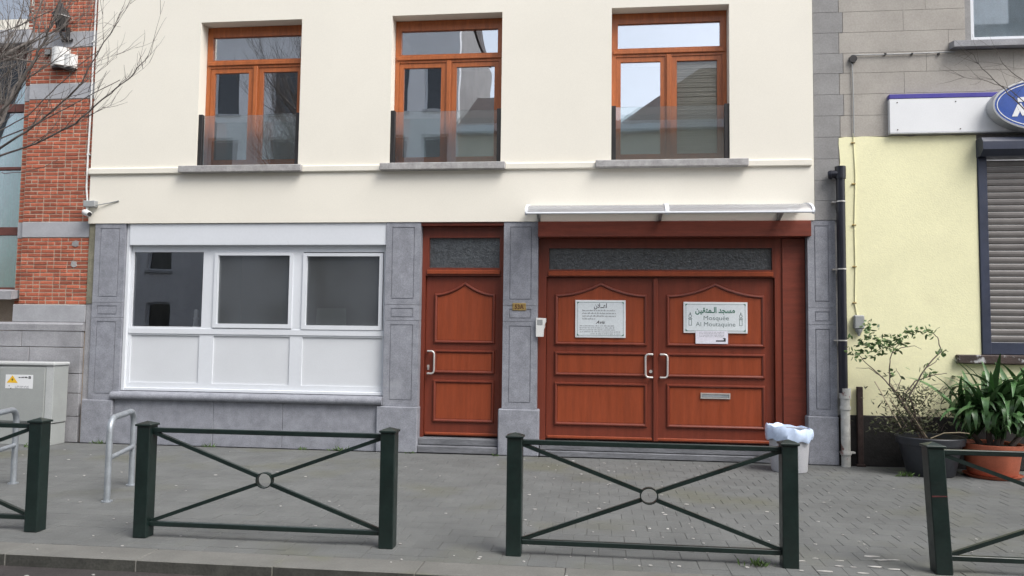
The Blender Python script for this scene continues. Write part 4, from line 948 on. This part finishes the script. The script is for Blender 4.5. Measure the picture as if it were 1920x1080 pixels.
for pts, ra in (([(1960, 250), (1900, 185), (1865, 150), (1835, 120), (1822, 100)], .006), ([(1950, 220), (1890, 165), (1840, 150), (1808, 145)], .004), ([(1960, 190), (1915, 150), (1880, 120), (1868, 95)], .004)):
    wp = [P(a_, b_, 6.6) for a_, b_ in pts]; limb_path(crown, [T1+Vector((-.02, 0, 2.4)), (T1+Vector((0, 0, 2.6))).lerp(wp[0], .55), wp[0]], .02, ra, rg, 0); limb_path(crown, wp, ra, .0015, rg, .0, 0)
    for q in wp[1:]:
        for _ in range(3): grow(crown, q, Vector((rg.uniform(-1, .1), rg.uniform(-.3, .3), rg.uniform(-.3, .8))).normalized(), rg.uniform(.12, .25), .0016, 0, rg, 0)
for k in range(12):
    a = rg.uniform(-1.2, 1.2); z = rg.uniform(2.6, 6.0)
    grow(crown, T1+Vector((0, 0, z)), Vector((math.cos(a), math.sin(a)*.8, .75)).normalized(), rg.uniform(1.0, 1.6), .026, 3, rg)
crown.build('crown', bark, tr2, recalc=False)

# ------------------------------------------------------------------ weeds, litter, vase
def weed(x, y, s, label, seed):
    rg = random.Random(seed); t = MB()
    for _ in range(int(26*s)):
        p = Vector((x+rg.gauss(0, .05*s), y+rg.gauss(0, .015), 0)); d = Vector((rg.uniform(-1, 1), rg.uniform(-1, .3), rg.uniform(.4, 1.3))).normalized()*rg.uniform(.03, .085)*min(s, 1.2); leaf_quad(t, p, d, .009, rg)
    t.v = [(a, min(b, 10.415), max(c, -.004)) for a, b, c in t.v]
    t.build('weed_tuft', weed_m, recalc=False, loc=(x, y, 0), label=label, cat='weed', group='weeds along the wall foot')
weed(-7.05, 10.39, 1.0, 'low weeds at the foot of the left pilaster', 1)
weed(-5.43, 10.40, .9, 'small weed at the slab joint below the white shopfront', 2)
weed(-4.05, 10.40, .8, 'weed below the shopfront, left one of a close pair', 3)
weed(-3.55, 10.40, 1.1, 'weed below the shopfront, right one of a close pair', 4)
weed(-2.55, 10.38, .6, 'tiny weed where the second pilaster meets the door step', 5)
weed(-1.38, 10.37, .6, 'tiny weed where the third pilaster meets the door step', 6)
weed(3.62, 9.75, 1.3, 'green weed on the paving before the charcoal pot', 7)
weed(1.12, 5.73, 1.0, 'grass tuft by the barrier post before the waste bin', 8)
weed(-7.72, 9.9, .9, 'weed before the electricity cabinet', 9)
fl = MB(); rg = random.Random(31)
for _ in range(170):
    y = 5.3+5.0*rg.random()**1.2; x = rg.uniform(-.82*y, .52*y)
    if rg.random() < .35: x = rg.gauss(.8, 1.3)
    s = rg.choice((.005, .007, .009, .012)) if y < 7 else rg.choice((.008, .011, .016))
    a = rg.uniform(0, 3.1); n = 6
    if y > 10.2: continue
    poly = [(x+s*rg.uniform(.6, 1.2)*math.cos(a+2*math.pi*i/n)*1.3, y+s*rg.uniform(.6, 1.2)*math.sin(a+2*math.pi*i/n)) for i in range(n)]
    fl.prism(poly, .002, .006, 'z')
for _ in range(16):
    x, y = rg.gauss(1.72, .26), rg.gauss(5.92, .16); s = rg.uniform(.01, .04); n = 8
    fl.prism([(x+s*rg.uniform(.5, 1.3)*math.cos(2*math.pi*i/n)*1.5, max(5.52, y+s*.45*rg.uniform(.5, 1.2)*math.sin(2*math.pi*i/n))) for i in range(n)], .002, .0055, 'z')
for _ in range(14):
    x, y = rg.uniform(-4.2, -2), rg.uniform(4.85, 5.15); s = rg.uniform(.008, .02)
    fl.prism([(x-s, y), (x, y-s*.5), (x+s, y), (x, y+s*.6)], -.084, -.078, 'z')
fl.build('litter_flecks', fleck_m, label='pale petals and paint flecks scattered over the paving', cat='litter', kind='stuff')
vz = thing('reflection_bottle', 'pale slender bottle shape added behind the left shop pane for a reflection', 'reflection_shape', (-5.93, F+.38, 1.3))  # solid shape added in place of a pale reflection in the pane
MB().lathe((-5.93, F+.38, 1.36), [(.002, .0), (.05, .0), (.062, .1), (.06, .26), (.035, .38), (.03, .42), (.042, .44), (.028, .47), (.03, .56), (.02, .58), (.002, .58)], 16).build('bottle', pale_plastic, vz, smooth=True)
dc = thing('display_card', 'pale card standing behind the right shop pane', 'card', (-3.85, F+.3, 1.356))
MB().prism([(-4.06, 1.357), (-3.58, 1.357), (-3.60, 1.97), (-4.03, 1.97)], F+.24, F+.248).build('sheet', pale_plastic, dc)
MB().prism([(F+.25, 1.357), (F+.36, 1.357), (F+.25, 1.7)], -3.84, -3.82, 'x').build('strut', pale_plastic, dc)
tb = thing('window_shelf', 'dark shelf behind the shop window panes', 'shelf', (-5.0, F+.38, 1.3))
MB().box(-6.75, -3.1, F+.20, F+.55, 1.32, 1.355, .004).build('board', brown_frame, tb)
for x in (-6.6, -4.9, -3.2): MB().box(x-.02, x+.02, F+.22, F+.5, .105, 1.318).build('leg', brown_frame, tb)
